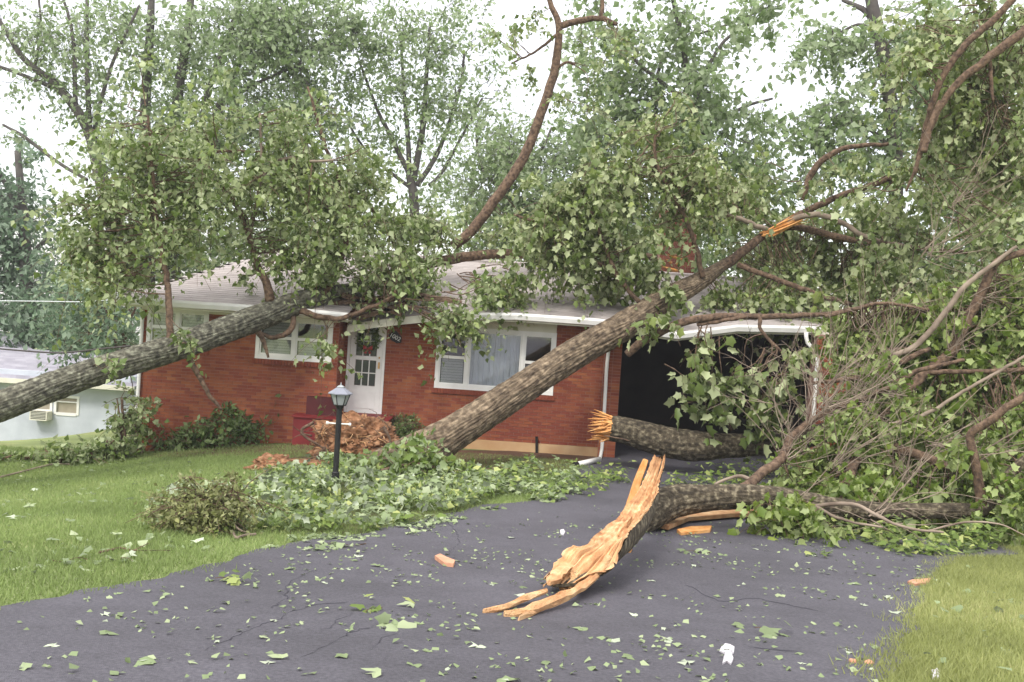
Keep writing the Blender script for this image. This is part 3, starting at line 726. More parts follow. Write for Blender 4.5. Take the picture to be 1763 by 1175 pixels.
# chimney
cx0, cx1 = P(1135, 400, 27)[0], P(1195, 400, 27)[0]
zt = P(1165, 358, 27)[2]
mb = MB(); mb.box(cx0, cx1, 26.6, 27.3, 3.6, zt-.1); chm = mb.build('chimney', M['mortar'], house)
mb = MB(); mb.box(cx0-.05, cx1+.05, 26.55, 27.35, zt-.1, zt); mb.build('chimney_cap', M['concrete'], chm)
mb = MB(); z = 3.9; rw = 0
while z < zt-.15:
    x = cx0-(.1 if rw % 2 else 0)
    while x < cx1:
        a, b = max(x, cx0)+.004, min(x+.2, cx1)-.004
        if b-a > .03: mb.box(a, b, 26.59, 26.61, z, z+.058)
        x += .203
    z += .068; rw += 1
o = mb.build('brickwork', M['brickdull'], chm); o['kind'] = 'stuff'
# porch slab, steps and low planter wall
px0, px1 = P(509, 715, 20.9)[0], P(668, 715, 20.9)[0]
mb = MB(); mb.box(xB, px1, 20.7, YR-.06, .0, .60); mb.box(px0, xB, 20.7, YL-.02, .0, .60); mb.build('porch_slab', M['redpaint'], house)
mb = MB(); mb.box(px0-.03, px1+.03, 20.66, YL-.03, .60, .64); mb.box(xB+.01, px1+.03, YL-.03, YR-.07, .6, .64); mb.build('porch_edge', M['redpaint'], house)
mb = MB(); mb.box(P(620, 715, 20.4)[0], P(660, 715, 20.4)[0], 20.3, 20.65, 0, .42); mb.box(P(620, 715, 20.4)[0], P(660, 715, 20.4)[0], 19.95, 20.298, 0, .22); mb.build('porch_steps', M['redpaint'], house)
mb = MB(); mb.box(P(528, 700, 21)[0], P(586, 700, 21)[0], 20.95, 21.1, .641, 1.02); mb.build('porch_low_wall', M['darkred'], house)

# ================================================================== NEIGHBOUR'S HOUSE
nb = empty('white_house', P(100, 760, 34), 'low whitewashed house with grey hipped roof behind the leaning trunk', 'house')
YN = 34.0
NX0, NX1 = P(-260, 700, YN)[0], P(222, 700, YN)[0]
nz1 = P(215, 650, YN)[2]; nz0 = P(150, 800, YN)[2]-.6
nw = (P(96, 700, YN)[0], P(134, 700, YN)[0], P(115, 712, YN)[2], P(115, 684, YN)[2])
nw2 = (P(56, 700, YN)[0], P(88, 700, YN)[0], P(75, 706, YN)[2], P(75, 678, YN)[2])
def nwall():
    mb = MB(); xsv = sorted([NX0, NX1, *nw[:2], *nw2[:2]]); zsv = sorted([nz0, nz1, *nw[2:], *nw2[2:]])
    for i in range(len(xsv)-1):
        for j in range(len(zsv)-1):
            cx = (xsv[i]+xsv[i+1])/2; cz = (zsv[j]+zsv[j+1])/2
            if any(h[0] < cx < h[1] and h[2] < cz < h[3] for h in (nw, nw2)): continue
            mb.box(xsv[i], xsv[i+1], YN, YN+.2, zsv[j], zsv[j+1])
    mb.box(NX1-.2, NX1, YN+.2, YN+8, nz0, nz1); return mb.build('wall', M['whitewall'], nb)
nwo = nwall()
for h in (nw, nw2):
    mb = MB(); mb.box(h[0]-.05, h[0]+.03, YN-.03, YN+.05, h[2]-.05, h[3]+.05); mb.box(h[1]-.03, h[1]+.05, YN-.03, YN+.05, h[2]-.05, h[3]+.05); mb.box(h[0]+.03, h[1]-.03, YN-.035, YN+.05, h[2]-.08, h[2]+.02); mb.box(h[0]+.03, h[1]-.03, YN-.03, YN+.05, h[3]-.03, h[3]+.05); mb.box(h[0]+.03, h[1]-.03, YN, YN+.04, h[3]*.7+h[2]*.3-.02, h[3]*.7+h[2]*.3+.02)
    wo = mb.build('window', M['white'], nb)
    mb = MB(); mb.box(h[0], h[1], YN+.06, YN+.08, h[2], h[3]); mb.build('blind', mat('tan_blind', (.3, .27, .2), (.36, .32, .25)), wo)
ac = MB(); a = P(57, 712, YN-.2); b = P(86, 724, YN-.2); ac.box(a[0], b[0], YN-.45, YN-.04, b[2], a[2]+.1); aco = ac.build('air_conditioner', M['cream'], nb)
ac = MB()
for i in range(6): z = b[2]+.05+i*.05; ac.box(a[0]+.04, b[0]-.04, YN-.46, YN-.45, z, z+.02)
ac.build('grille', M['dark'], aco)
ev = [(-280, 655), (100, 657), (232, 660)]
q = [P(x, y, YN-.5) for x, y in ev]; ze = q[1][2]
rx1 = P(68, 600, YN+4)[0]; rz = P(30, 590, YN+4)[2]
ru = P(150, 608, YN+4)[2]
mb = MB()
for c in range(16):
    for i in range(20):
        def pt(u, t): xe = q[0][0]+(q[2][0]-q[0][0])*u; xr_ = q[0][0]+(P(135, 610, YN+4)[0]-q[0][0])*u; return (xe+(xr_-xe)*t, YN-.5+4.5*t, ze+(ru-ze)*t)
        mb.poly([pt(i/20, c/16), pt((i+1)/20, c/16), pt((i+1)/20, (c+1)/16), pt(i/20, (c+1)/16)])
mb.poly([pt(1, 0), (q[2][0], YN+8.5, ze), pt(1, 1)])
mb.build('roof', M['slate'], nb)
mb = MB(); a0 = P(-300, 606, YN+4.3); a1 = P(62, 605, YN+4.3); a2 = P(15, 575, YN+7); mb.poly([a0, a1, a2, P(-300, 560, YN+7)]); mb.poly([a1, P(70, 640, YN+9), a2]); mb.build('rear_roof', M['slate'], nb)
mb = MB(); mb.box(q[0][0], q[2][0], YN-.55, YN-.5, ze-.16, ze-.0); mb.box(q[0][0], q[2][0], YN-.5, YN, ze-.16, ze-.13); mb.build('gutter', M['cream'], nb)

# ================================================================== LAMP POST
lb = G(576, 842); lp = empty('lamp_post', lb, 'black garden lamp post with white lantern standing in the ivy bed', 'lamp post')
s = 180*lb[1]/F_; L = lambda f: lb+np.array([0, 0, s*f])
mb = MB(); mb.cyl(lb-np.array([0, 0, .1]), L(.16), .062, n=14); mb.cyl(L(.16), L(.17), .055, .045, n=14); mb.cyl(L(.17), L(.8), .046, .044, n=14); mb.cyl(L(.78), L(.81), .06, .07, n=14); mb.build('post', M['dark'], lp, smooth=False)
mb = MB(); mb.cyl(L(.63)+np.array([-.17, 0, 0]), L(.63)+np.array([.17, 0, 0]), .011, n=8)
for sx in (-1, 1): mb.cyl(L(.63)+np.array([sx*.16, 0, 0]), L(.63)+np.array([sx*.195, 0, 0]), .024, n=8)
mb.build('ladder_bar', M['white'], lp)
def frus(z0, z1, a, b, n=6, rot=.26):
    r = [[lb+np.array([q*math.cos(rot+i*2*math.pi/n), q*math.sin(rot+i*2*math.pi/n), s*z]) for i in range(n)] for z, q in ((z0, a), (z1, b))]
    return np.array(r)
mb = MB(); mb.grid(frus(.81, .915, .09, .15), True, True); lg = mb.build('lantern', M['lampglass'], lp)
mb = MB(); fr = frus(.81, .915, .092, .153)
for i in range(6): mb.cyl(fr[0][i], fr[1][i], .008, n=5)
mb.grid(frus(.805, .815, .098, .1), True, True); mb.build('lantern_frame', M['dark'], lg)
mb = MB(); mb.grid(frus(.915, .925, .19, .19), True, True); mb.grid(frus(.925, .975, .19, .07), True, True); mb.build('lantern_roof', M['lamproof'], lp)
mb = MB(); mb.grid(frus(.975, .985, .06, .065), True, True); mb.grid(frus(.985, 1.0, .065, .03), True, True); mb.cyl(L(1.0), L(1.03), .012, .004, n=6); mb.build('finial', M['lampglass'], lp)

# haze
hm = bpy.data.materials.new('haze'); hm.use_nodes = True; hn = hm.node_tree.nodes; hn.clear()
ho = hn.new('ShaderNodeOutputMaterial'); hv = hn.new('ShaderNodeVolumePrincipled'); hv.inputs['Color'].default_value = (.93, .95, 1, 1); hv.inputs['Density'].default_value = .0007
hm.node_tree.links.new(hv.outputs[0], ho.inputs['Volume'])
mb = MB(); mb.box(-160, 160, -14, 230, -14, 24); hz = mb.build('haze', hm); hz['kind'] = 'stuff'
# ================================================================== BACKGROUND TREES
def bgtree(name, label, D, trunk, limbs, blobs, leaf, per, cr, m, bark, T=OVAL, group='trees standing behind the houses', cat='tree'):
    t = Tree(name, P(trunk[0][0], trunk[0][1], D), label, cat, bark, group)
    t.path([(a, b, D, r) for a, b, r in trunk], 'trunk')
    for lb_ in limbs: t.path([(a, b, D+(i*.25 if len(q_) < 4 else q_[3]), r) for i, q_ in enumerate(lb_) for a, b, r in [q_[:3]]], 'limb')
    t.gap = .43; t.dens = 1.35; t.gapf = .8
    t.clumps([(a, b, rx, ry, D+dz, dd, n) for a, b, rx, ry, dz, dd, n in blobs], leaf, per, cr)
    t.finish(m, T, .35)
bgtree('evergreen_tree', 'blue green dense tree at the far left edge above the white house', 42, [(40, 640, 14), (45, 450, 10), (30, 260, 5)], [[(45, 450, 5), (90, 400, 3)], [(40, 380, 5), (0, 300, 3)]],
       [(-10, 270, 60, 60, 0, 2, 40), (0, 360, 95, 60, 0, 2.5, 75), (30, 450, 110, 60, 0, 2.5, 95), (90, 520, 100, 70, -1, 2.5, 90), (160, 560, 70, 50, -1, 2, 45), (30, 535, 90, 30, 0, 2, 40), (-60, 480, 80, 160, 0, 2, 60)], .26, 42, .62, M['leafBlue'], M['barkfar'])
bgtree('forked_tree', 'sparse forked tree leaning left with bare limbs against the sky', 33, [(222, 520, 14), (205, 440, 13), (175, 310, 12), (150, 220, 9), (100, 150, 7), (40, 100, 5), (-10, 20, 3)],
       [[(88, 150, 4), (40, 130, 3), (-10, 112, 3)], [(155, 240, 5), (150, 120, 4), (150, 0, 3)], [(130, 180, 4), (125, 60, 3), (100, -30, 2)], [(60, 115, 3), (70, 50, 2), (65, -20, 2)], [(150, 310, 3), (100, 280, 3), (40, 235, 3), (5, 215, 2)], [(180, 350, 6), (160, 250, 4), (190, 120, 3), (240, 10, 2)]],
       [(30, 40, 60, 50, 0, 1.5, 32), (110, 60, 60, 60, 0, 1.5, 40), (60, 130, 60, 30, 0, 1, 14), (170, 130, 50, 70, 0, 1.5, 36), (180, 40, 50, 45, 0, 1.5, 18), (190, 230, 45, 60, 0, 1.5, 36), (150, 180, 30, 30, 0, 1, 12), (230, 300, 50, 60, 0, 1.5, 40), (30, 235, 15, 8, 0, .3, 3)], .17, 24, .5, M['leafFar'], M['barkfar'])
bgtree('tall_oak_tree', 'tall full tree with several dark stems rising behind the hipped roof end', 36, [(255, 560, 13), (252, 400, 12), (250, 200, 9), (258, 60, 7), (262, -30, 5)],
       [[(300, 500, 12), (298, 330, 11), (305, 180, 9), (322, 60, 7), (330, -20, 6)], [(378, 185, 8), (410, 110, 6), (440, 50, 5), (468, -10, 4)], [(320, 420, 10), (350, 300, 9), (378, 185, 8)], [(362, 140, 6), (395, 60, 5), (415, -10, 3)], [(340, 250, 6), (362, 140, 6)], [(380, 180, 4), (450, 140, 3), (520, 110, 2)], [(262, 470, 5), (215, 400, 4), (180, 330, 3)]],
       [(250, 50, 60, 60, 0, 2, 38), (330, 60, 70, 70, 1, 2, 60), (420, 70, 80, 80, 0, 2, 80), (520, 70, 90, 90, 1, 2, 85), (600, 40, 70, 55, 1, 2, 40), (330, 190, 70, 70, 0, 2, 60), (430, 200, 80, 80, 0, 2, 80), (540, 200, 60, 50, 1, 2, 40), (270, 150, 40, 60, 0, 2, 22), (300, 330, 80, 80, 0, 2, 70), (430, 320, 90, 80, 0, 2, 70), (200, 440, 90, 60, 0, 2, 55), (470, 20, 80, 40, 0, 1, 40), (200, 500, 60, 40, 0, 1, 25), (320, 440, 90, 50, 0, 2, 60), (430, 420, 90, 45, 0, 2, 55), (540, 400, 90, 50, 0, 2, 55), (540, 310, 60, 40, 0, 1, 22)], .2, 40, .6, M['leafFar'], M['barkfar'])
bgtree('vase_shaped_tree', 'airy vase shaped tree fanning out of several stems behind the roof', 38, [(715, 420, 9), (712, 340, 8), (705, 300, 7)],
       [[(705, 300, 5), (670, 230, 4), (650, 190, 3), (620, 110, 2)], [(705, 305, 5), (702, 230, 4), (695, 150, 3), (690, 60, 2)], [(712, 310, 6), (728, 220, 5), (733, 150, 4), (740, 40, 2)], [(718, 320, 5), (755, 260, 4), (790, 160, 3), (800, 90, 2)], [(715, 330, 4), (640, 270, 2), (600, 215, 2)], [(740, 320, 4), (765, 290, 3), (830, 170, 2)]],
       [(640, 70, 60, 60, 0, 2, 40), (720, 50, 75, 60, 0, 2, 55), (800, 80, 75, 70, 0, 2, 60), (690, 150, 90, 60, 0, 2, 48), (780, 180, 70, 50, 0, 2, 36), (730, 230, 70, 40, 0, 2, 22), (640, 210, 50, 40, 0, 1.5, 16), (620, 290, 70, 40, 0, 1.5, 30), (740, 320, 100, 40, 0, 1.5, 40), (860, 130, 40, 60, 0, 1.5, 16), (600, 140, 40, 40, 0, 1.5, 18), (700, -10, 150, 30, 0, 1.5, 30)], .18, 28, .5, M['leafFar'], M['barkfar'])
bgtree('small_leafy_tree', 'lower rounded tree seen between the vase shaped tree and the bent limb', 34, [(870, 460, 8), (875, 340, 6), (880, 250, 4)], [[(875, 340, 4), (830, 290, 3), (820, 240, 2)], [(878, 310, 4), (930, 260, 3), (950, 220, 2)]],
       [(860, 270, 80, 55, 0, 2, 60), (930, 300, 60, 60, 0, 2, 45), (830, 340, 80, 50, 0, 2, 60), (900, 370, 90, 40, 0, 2, 50), (870, 210, 40, 30, 0, 1, 12), (990, 220, 50, 45, -1, 1.5, 30), (760, 400, 90, 40, 0, 2, 50), (860, 410, 90, 40, 0, 2, 50), (980, 400, 90, 50, 0, 2, 55), (1080, 420, 80, 50, 0, 2, 50), (1200, 420, 90, 60, 0, 2, 60), (1300, 450, 90, 60, 0, 2, 60), (1400, 470, 90, 60, 0, 2, 60), (1000, 320, 70, 60, 0, 2, 30)], .18, 32, .5, M['leafFar'], M['barkfar'])
bgtree('leafy_maple_tree', 'broad maple with drooping sprays behind the chimney', 31, [(1180, 480, 10), (1185, 330, 8), (1187, 200, 7), (1175, 80, 5), (1155, -20, 4)],
       [[(1130, 300, 4), (1128, 160, 3), (1140, 100, 3)], [(1185, 200, 4), (1240, 80, 3), (1310, 30, 2)], [(1187, 180, 4), (1100, 110, 3), (1050, 60, 2)], [(1187, 250, 4), (1270, 190, 3), (1330, 170, 2)], [(1200, 60, 2), (1260, 40, 2), (1330, 10, 1.5)]],
       [(1040, 60, 60, 45, 0, 1.5, 34), (1030, 130, 60, 50, -1, 1.5, 34), (1170, 60, 60, 60, 0, 1.5, 34), (1250, 50, 60, 30, 0, 1.5, 16), (1320, 15, 50, 22, 0, 1.5, 16), (1290, 60, 25, 15, 0, 1, 6), (1110, 150, 60, 50, 0, 1.5, 34), (1080, 230, 80, 60, 0, 2, 60), (1190, 180, 70, 60, 0, 2, 50), (1180, 270, 90, 70, 0, 2, 80), (1280, 210, 60, 40, 0, 1.5, 26), (1300, 290, 60, 60, 0, 2, 45), (1240, 360, 90, 50, 0, 2, 60), (1060, 340, 90, 70, 0, 2, 75), (1100, -20, 120, 25, 0, 1, 20)], .19, 32, .46, M['leafFar'], M['barkfar'], TREFOIL)
bgtree('straight_trunk_tree', 'tall tree with straight brown trunk right of the gap in the sky', 29, [(1535, 520, 13), (1542, 330, 12), (1538, 220, 12), (1520, 90, 11), (1500, 0, 10), (1492, -60, 9)],
       [[(1515, 60, 6), (1490, 20, 5), (1450, 0, 3)], [(1525, 110, 4), (1490, 45, 3), (1440, 60, 2), (1400, 85, 1.5)], [(1540, 200, 4), (1600, 120, 3), (1700, 60, 2)], [(1540, 260, 4), (1480, 210, 3), (1440, 200, 2)], [(1540, 230, 4), (1620, 210, 3), (1720, 200, 2)]],
       [(1450, 20, 50, 22, 0, 1.5, 18), (1400, 80, 30, 14, 0, 1, 9), (1460, 75, 35, 22, 0, 1, 12), (1490, 130, 30, 40, 0, 1, 14), (1500, 200, 50, 40, 0, 1.5, 24), (1440, 210, 50, 30, 0, 1.5, 18), (1390, 220, 40, 25, 0, 1.5, 12), (1570, 60, 50, 60, 0, 1.5, 34), (1640, 60, 70, 70, 1, 2, 60), (1730, 80, 60, 90, 1, 2, 60), (1600, 170, 60, 60, 1, 2, 40), (1700, 220, 80, 80, 1, 2, 75), (1480, 280, 80, 40, 0, 1.5, 40), (1600, 290, 80, 60, 1, 2, 65), (1720, 340, 80, 70, 1, 2, 80), (1620, 390, 90, 50, 1, 2, 65), (1420, 330, 70, 40, 0, 1.5, 26)], .18, 34, .5, M['leafFar'], M['barkfar'], TREFOIL)
bgtree('shaded_tree', 'dark green tree behind the carport at the right edge', 33, [(1740, 640, 10), (1745, 480, 9), (1750, 330, 8), (1755, 200, 6)], [[(1745, 460, 5), (1700, 400, 4), (1650, 350, 2)]],
       [(1720, 440, 90, 70, 0, 2, 80), (1620, 480, 90, 60, 0, 2, 80), (1540, 440, 80, 50, 0, 2, 60), (1760, 560, 90, 80, 0, 2, 80), (1650, 580, 80, 60, 0, 2, 60), (1780, 400, 60, 90, 0, 2, 50)], .19, 36, .5, M['leafB'], M['barkfar'])
# low growth behind and between the houses
def thicket(name, label, blobs, leaf, per, cr, m, cat='shrub', group=None, T=OVAL, droop=.3, stems=None, bark=None, stemr=3):
    b0 = blobs[0]; t = Tree(name, P(b0[0], b0[1]+b0[3], b0[4]), label, cat, bark or M['limb'], group)
    for (a, b, rx, ry, D, dd, n) in blobs:
        for k in range(stems if stems is not None else 3):
            x = a+R.uniform(-.3, .3)*rx
            t.path([(x, b+ry, D, stemr), (x+R.uniform(-.2, .2)*rx, b+ry*.2, D, stemr*.7), (x+R.uniform(-.6, .6)*rx, b-ry*.6, D, stemr*.4)], 'stem', noise=.12)
    t.gap = 0; t.sag = .2; t.clumps(blobs, leaf, per, cr); t.finish(m, T, droop); return t
thicket('background_thicket', 'low dense greenery between the white house and the brick house', [(150, 540, 60, 55, 30, 1.5, 60), (205, 560, 40, 50, 29, 1, 40),  (120, 565, 40, 28, 44, 2, 20)], .16, 40, .4, M['leafBlue'])

# ================================================================== FALLEN TREE ACROSS THE LEFT ROOF
B = Tree('fallen_tree', P(-200, 800, 15.5), 'fallen tree with mossy trunk crossing from the left edge onto the left roof', 'fallen tree', M['bark2'])
B.path([(-330, 800, 15.0, 30), (-160, 752, 15.6, 28), (0, 700, 16.2, 26), (96, 663, 17, 24.5), (191, 632, 17.8, 23.5), (306, 597, 18.8, 22.5), (421, 556, 19.9, 22), (500, 527, 20.6, 20), (560, 508, 21.2, 15), (640, 498, 21.9, 11)], 'trunk', n=110, ridges=26, amp=.11, step=.035, noise=.0)
B.path([(560, 508, 21.3, 14), (640, 490, 22.2, 11), (720, 460, 23, 9.5), (820, 440, 24, 8.5), (940, 438, 24.4, 8), (1060, 437, 24.6, 7.5), (1130, 445, 24.8, 6)], 'limb', M['limb'], noise=.1)
B.path([(780, 425, 24, 9), (812, 398, 24.1, 9), (850, 348, 24.2, 8.8), (900, 275, 24.3, 8.5), (932, 195, 24.4, 8), (955, 120, 24.5, 7.5), (963, 50, 24.5, 6), (948, 5, 24.5, 4.5), (935, -40, 24.5, 4)], 'limb', M['limb'], noise=.12, label='long brown limb bending up from the roof into the sky')
B.path([(963, 45, 24.5, 6), (1000, 35, 24.4, 5.5), (1035, 32, 24.3, 4.5), (1062, 42, 24.2, 3.5)], 'limb', M['limb'], noise=.12)
B.path([(1034, 33, 24.3, 4), (1037, 5, 24.3, 3.5), (1030, -40, 24.3, 3)], 'limb', M['limb'])
B.path([(950, 125, 24.5, 3), (975, 108, 24.4, 2.5), (990, 112, 24.3, 2)], 'limb', M['limb'])
B.path([(465, 520, 20.3, 9), (458, 485, 20.3, 7), (440, 450, 20.4, 6), (428, 405, 20.4, 5), (405, 352, 20.5, 3.5), (385, 300, 20.6, 2.5)], 'limb', M['limb'], noise=.12)
B.path([(430, 400, 20.4, 4), (440, 360, 20.4, 4), (455, 300, 20.4, 3.5), (490, 273, 20.4, 3), (530, 278, 20.3, 2.5), (575, 276, 20.2, 2)], 'limb', M['paletwig'], noise=.12)
B.path([(452, 310, 20.4, 2.5), (450, 250, 20.4, 2.5), (448, 195, 20.4, 2)], 'limb', M['paletwig'], noise=.12)
B.path([(430, 385, 20.4, 3), (360, 290, 20.5, 4), (365, 262, 20.5, 3), (450, 262, 20.5, 2)], 'limb', M['limb'], noise=.12)
B.path([(292, 590, 18.6, 6), (292, 530, 18.7, 6), (287, 480, 18.8, 5), (272, 400, 18.9, 4), (262, 300, 19, 3), (255, 200, 19, 2)], 'limb', M['limb'], noise=.12)
B.path([(318, 605, 18.9, 6), (340, 645, 19, 4.5), (365, 685, 19, 3.5), (382, 706, 19, 2.5)], 'limb', M['limb'], noise=.14)
B.path([(440, 562, 20, 6), (455, 590, 20.1, 4), (462, 616, 20.1, 2)], 'limb', M['limb'], noise=.14)
B.path([(505, 545, 20.5, 5), (500, 570, 20.4, 5), (470, 580, 20.3, 4), (448, 573, 20.2, 3)], 'limb', M['limb'], noise=.14)
B.path([(515, 535, 20.6, 6), (560, 548, 20.4, 5), (600, 545, 20.4, 4), (680, 510, 20.6, 3)], 'limb', M['limb'], noise=.14)
B.path([(560, 508, 21, 6), (590, 440, 21, 5), (600, 360, 21.2, 4), (560, 250, 21.4, 3), (530, 150, 21.5, 2)], 'limb', M['limb'], noise=.14)
B.path([(700, 470, 22.8, 6), (680, 420, 22.5, 4), (640, 360, 22.3, 3), (600, 330, 22, 2)], 'limb', M['limb'], noise=.14)
B.path([(960, 60, 24.5, 3), (920, 90, 24.4, 2), (880, 110, 24.3, 1.5)], 'limb', M['limb'], noise=.12)
B.dens = .82; B.gap = .52; B.gapf = 1.15
B.clumps([(230, 200, 70, 90, 19.2, .8, 36), (290, 300, 85, 90, 19.2, 1, 85), (215, 370, 90, 70, 19.2, 1, 85), (140, 400, 50, 60, 19.4, .8, 26), (170, 440, 60, 50, 19.2, .8, 50), (290, 400, 50, 45, 19.2, .8, 36), (350, 200, 60, 60, 20.2, 1, 26), (380, 330, 50, 70, 20.2, .9, 50),
          (510, 220, 80, 90, 20.8, 1, 62), (470, 330, 70, 70, 20.8, 1, 75), (540, 360, 70, 60, 20.8, 1, 85), (600, 300, 60, 70, 21, 1, 60), (600, 390, 80, 60, 21.2, 1, 95), (500, 410, 45, 50, 20.6, .7, 40), (650, 350, 60, 60, 22, 1, 45), (560, 460, 50, 45, 20.8, .6, 45),
          (640, 450, 60, 50, 21.2, .8, 65), (690, 400, 60, 60, 22.2, .8, 60), (750, 380, 60, 40, 22.8, .8, 50), (840, 415, 80, 20, 23.7, .4, 20), (260, 480, 60, 30, 19, .5, 20), (370, 470, 50, 24, 20.9, .3, 9), (560, 470, 60, 26, 21.5, .4, 14), (910, 390, 50, 40, 24.5, .6, 26)], .118, 46, .34)
B.clumps([(720, 480, 80, 40, 21.5, .6, 85), (800, 490, 80, 30, 21.6, .5, 60), (760, 540, 60, 22, 21.0, .3, 26), (800, 560, 35, 25, 20.9, .2, 14), (700, 520, 50, 20, 21.1, .3, 20), (555, 572, 26, 30, 20.1, .25, 26), (590, 545, 34, 12, 20.3, .2, 14), (548, 596, 16, 14, 20.1, .15, 9), (860, 500, 50, 22, 22, .4, 26), (940, 480, 50, 25, 22.8, .5, 24)], .125, 44, .26)
B.clumps([(1035, 110, 45, 40, 24, .7, 30), (990, 70, 30, 30, 24.2, .5, 12), (1070, 60, 40, 40, 24, .6, 20), (920, 80, 22, 30, 24.4, .4, 10), (880, 60, 20, 40, 24.4, .4, 7), (1010, 170, 40, 40, 24, .6, 20), (930, 20, 30, 20, 24.4, .4, 8)], .12, 44, .28)
B.clumps([(325, 590, 22, 22, 18.2, .12, 8), (300, 565, 22, 14, 18.2, .12, 6), (205, 620, 14, 14, 17.2, .1, 4), (205, 660, 12, 12, 17.4, .1, 3), (225, 690, 16, 20, 18.2, .2, 5)], .12, 18, .16)
B.finish(M['leafB'], TREFOIL, .6, twigmat=M['limb'])

# ================================================================== UPROOTED TREE ON THE CARPORT
A = Tree('uprooted_tree', P(720, 800, 18.6), 'uprooted tree with thick furrowed trunk rising from its root ball onto the roof', 'fallen tree', M['bark'])
A.path([(600, 835, 18.0, 30), (660, 812, 18.2, 36), (715, 785, 18.5, 35), (755, 762, 18.8, 31), (810, 728, 19.1, 28.5), (900, 668, 19.8, 26.5), (1000, 603, 20.6, 25), (1060, 570, 21.1, 24), (1140, 521, 21.9, 21), (1205, 484, 22.6, 15), (1240, 461, 23, 10), (1262, 446, 23.2, 8)], 'trunk', n=128, ridges=30, amp=.11, step=.035, noise=0)
A.path([(1215, 478, 22.7, 10), (1262, 446, 23.2, 8.5), (1320, 403, 23.6, 7), (1365, 391, 23.8, 6), (1430, 405, 23.8, 6), (1500, 420, 23.6, 5), (1600, 430, 23.2, 4), (1700, 436, 22.8, 3.5), (1800, 440, 22.5, 3)], 'limb', M['limb'], noise=.12)
A.path([(1330, 398, 23.6, 6), (1365, 375, 23.5, 6), (1430, 345, 23.2, 5.5), (1490, 322, 23, 5), (1560, 298, 22.6, 4.5), (1610, 262, 22.3, 4), (1690, 215, 22, 3.5), (1780, 175, 21.8, 3)], 'limb', M['limb'], noise=.12)
A.path([(1345, 385, 23.5, 5), (1400, 370, 23.2, 5), (1450, 385, 23, 4.5), (1500, 412, 22.8, 4), (1570, 425, 22.6, 3)], 'limb', M['paletwig'], noise=.12)
A.path([(1382, 345, 23.4, 4.5), (1392, 310, 23.4, 6), (1415, 278, 23.3, 5.5), (1455, 255, 23.2, 4.5), (1530, 248, 23, 3)], 'limb', M['limb'], noise=.12)
A.path([(1330, 400, 23.5, 5), (1280, 380, 23.2, 4), (1230, 362, 23, 2.5)], 'limb', M['paletwig'], noise=.12)
A.path([(1210, 478, 22.4, 5), (1190, 400, 22.2, 4), (1160, 340, 22, 3.5), (1130, 280, 21.9, 3), (1128, 230, 21.8, 2)], 'limb', M['limb'], noise=.14)
A.path([(1060, 470, 22, 4), (1000, 435, 21.8, 3.5), (950, 395, 21.6, 3), (885, 370, 21.4, 2)], 'limb', M['limb'], noise=.12)
A.path([(1100, 520, 21.5, 4), (1060, 470, 21.6, 4), (1020, 370, 21.6, 3), (990, 330, 21.6, 2)], 'limb', M['limb'], noise=.12)
A.path([(1270, 455, 22.8, 5), (1360, 490, 22.4, 4.5), (1450, 520, 22, 4), (1520, 535, 21.8, 3), (1600, 560, 21.4, 2)], 'limb', M['limb'], noise=.12)
A.path([(1080, 610, 20.4, 7), (1130, 575, 20.2, 8), (1190, 552, 20.1, 7), (1260, 545, 20.1, 6), (1350, 545, 20.2, 5), (1430, 540, 20.2, 4), (1500, 525, 20.2, 3)], 'limb', M['limb'], noise=.12)
A.path([(1200, 560, 20.1, 3), (1300, 545, 20, 4), (1310, 570, 19.9, 3), (1350, 610, 19.8, 3), (1385, 632, 19.7, 2)], 'limb', M['limb'], noise=.12)
mb = MB()   # torn orange wood at the break
for i in range(16):
    a = P(1318+R.uniform(-10, 14), 404+R.uniform(-4, 4), 23.4); b = P(1385+R.uniform(-25, 22), 374+R.uniform(-6, 9), 23.35+R.uniform(-.1, .1)); mb.tube([a, (a+b)/2+R.normal(size=3)*.02, b], [.02, .024, .003], 4)
for i in range(5):
    a = P(1180+R.uniform(-25, 5), 458+R.uniform(-12, 10), 22.2); b = a+np.array([-.35*R.rand(), -.05, .1*R.rand()]); mb.tube([a, (a+b)/2, b], [.03, .03, .004], 4)
mb.build('torn_wood', M['wood2'], A.e)['kind'] = 'stuff'
A.dens = .98; A.gap = .49; A.gapf = 1.1; A.sag = .8
A.clumps([(1000, 350, 70, 60, 21.8, .8, 70), (1080, 300, 80, 60, 22, .8, 75), (1060, 400, 90, 50, 22, .8, 80), (1120, 360, 45, 50, 22, .6, 34), (1190, 300, 80, 50, 22.4, .8, 70), (1000, 440, 70, 30, 22, .5, 26), (930, 400, 60, 35, 21.8, .6, 32), (1080, 455, 70, 26, 22.4, .4, 26), (1160, 220, 70, 60, 22.2, .8, 50),
          (1260, 330, 70, 60, 24.6, .7, 55), (1300, 400, 90, 50, 24.8, .7, 60), (1380, 420, 80, 60, 24.8, .7, 70), (1460, 460, 80, 50, 24.4, .7, 75), (1390, 480, 60, 20, 23.6, .3, 16), (1540, 470, 80, 60, 21.6, .8, 80), (1620, 500, 80, 60, 21.2, .8, 80), (1440, 370, 80, 40, 24.6, .7, 50), (1560, 380, 80, 50, 23.8, .7, 60), (1700, 470, 80, 60, 21.2, .8, 65), (1190, 505, 26, 14, 21.8, .2, 6),
          (1340, 480, 70, 26, 23.8, .4, 34), (1270, 512, 60, 14, 22.6, .3, 14), (1350, 515, 80, 14, 22.4, .3, 16), (1500, 310, 70, 40, 22.6, .7, 26), (1640, 250, 70, 50, 22, .7, 34), (1720, 330, 70, 60, 22, .7, 45)], .128, 40, .32)
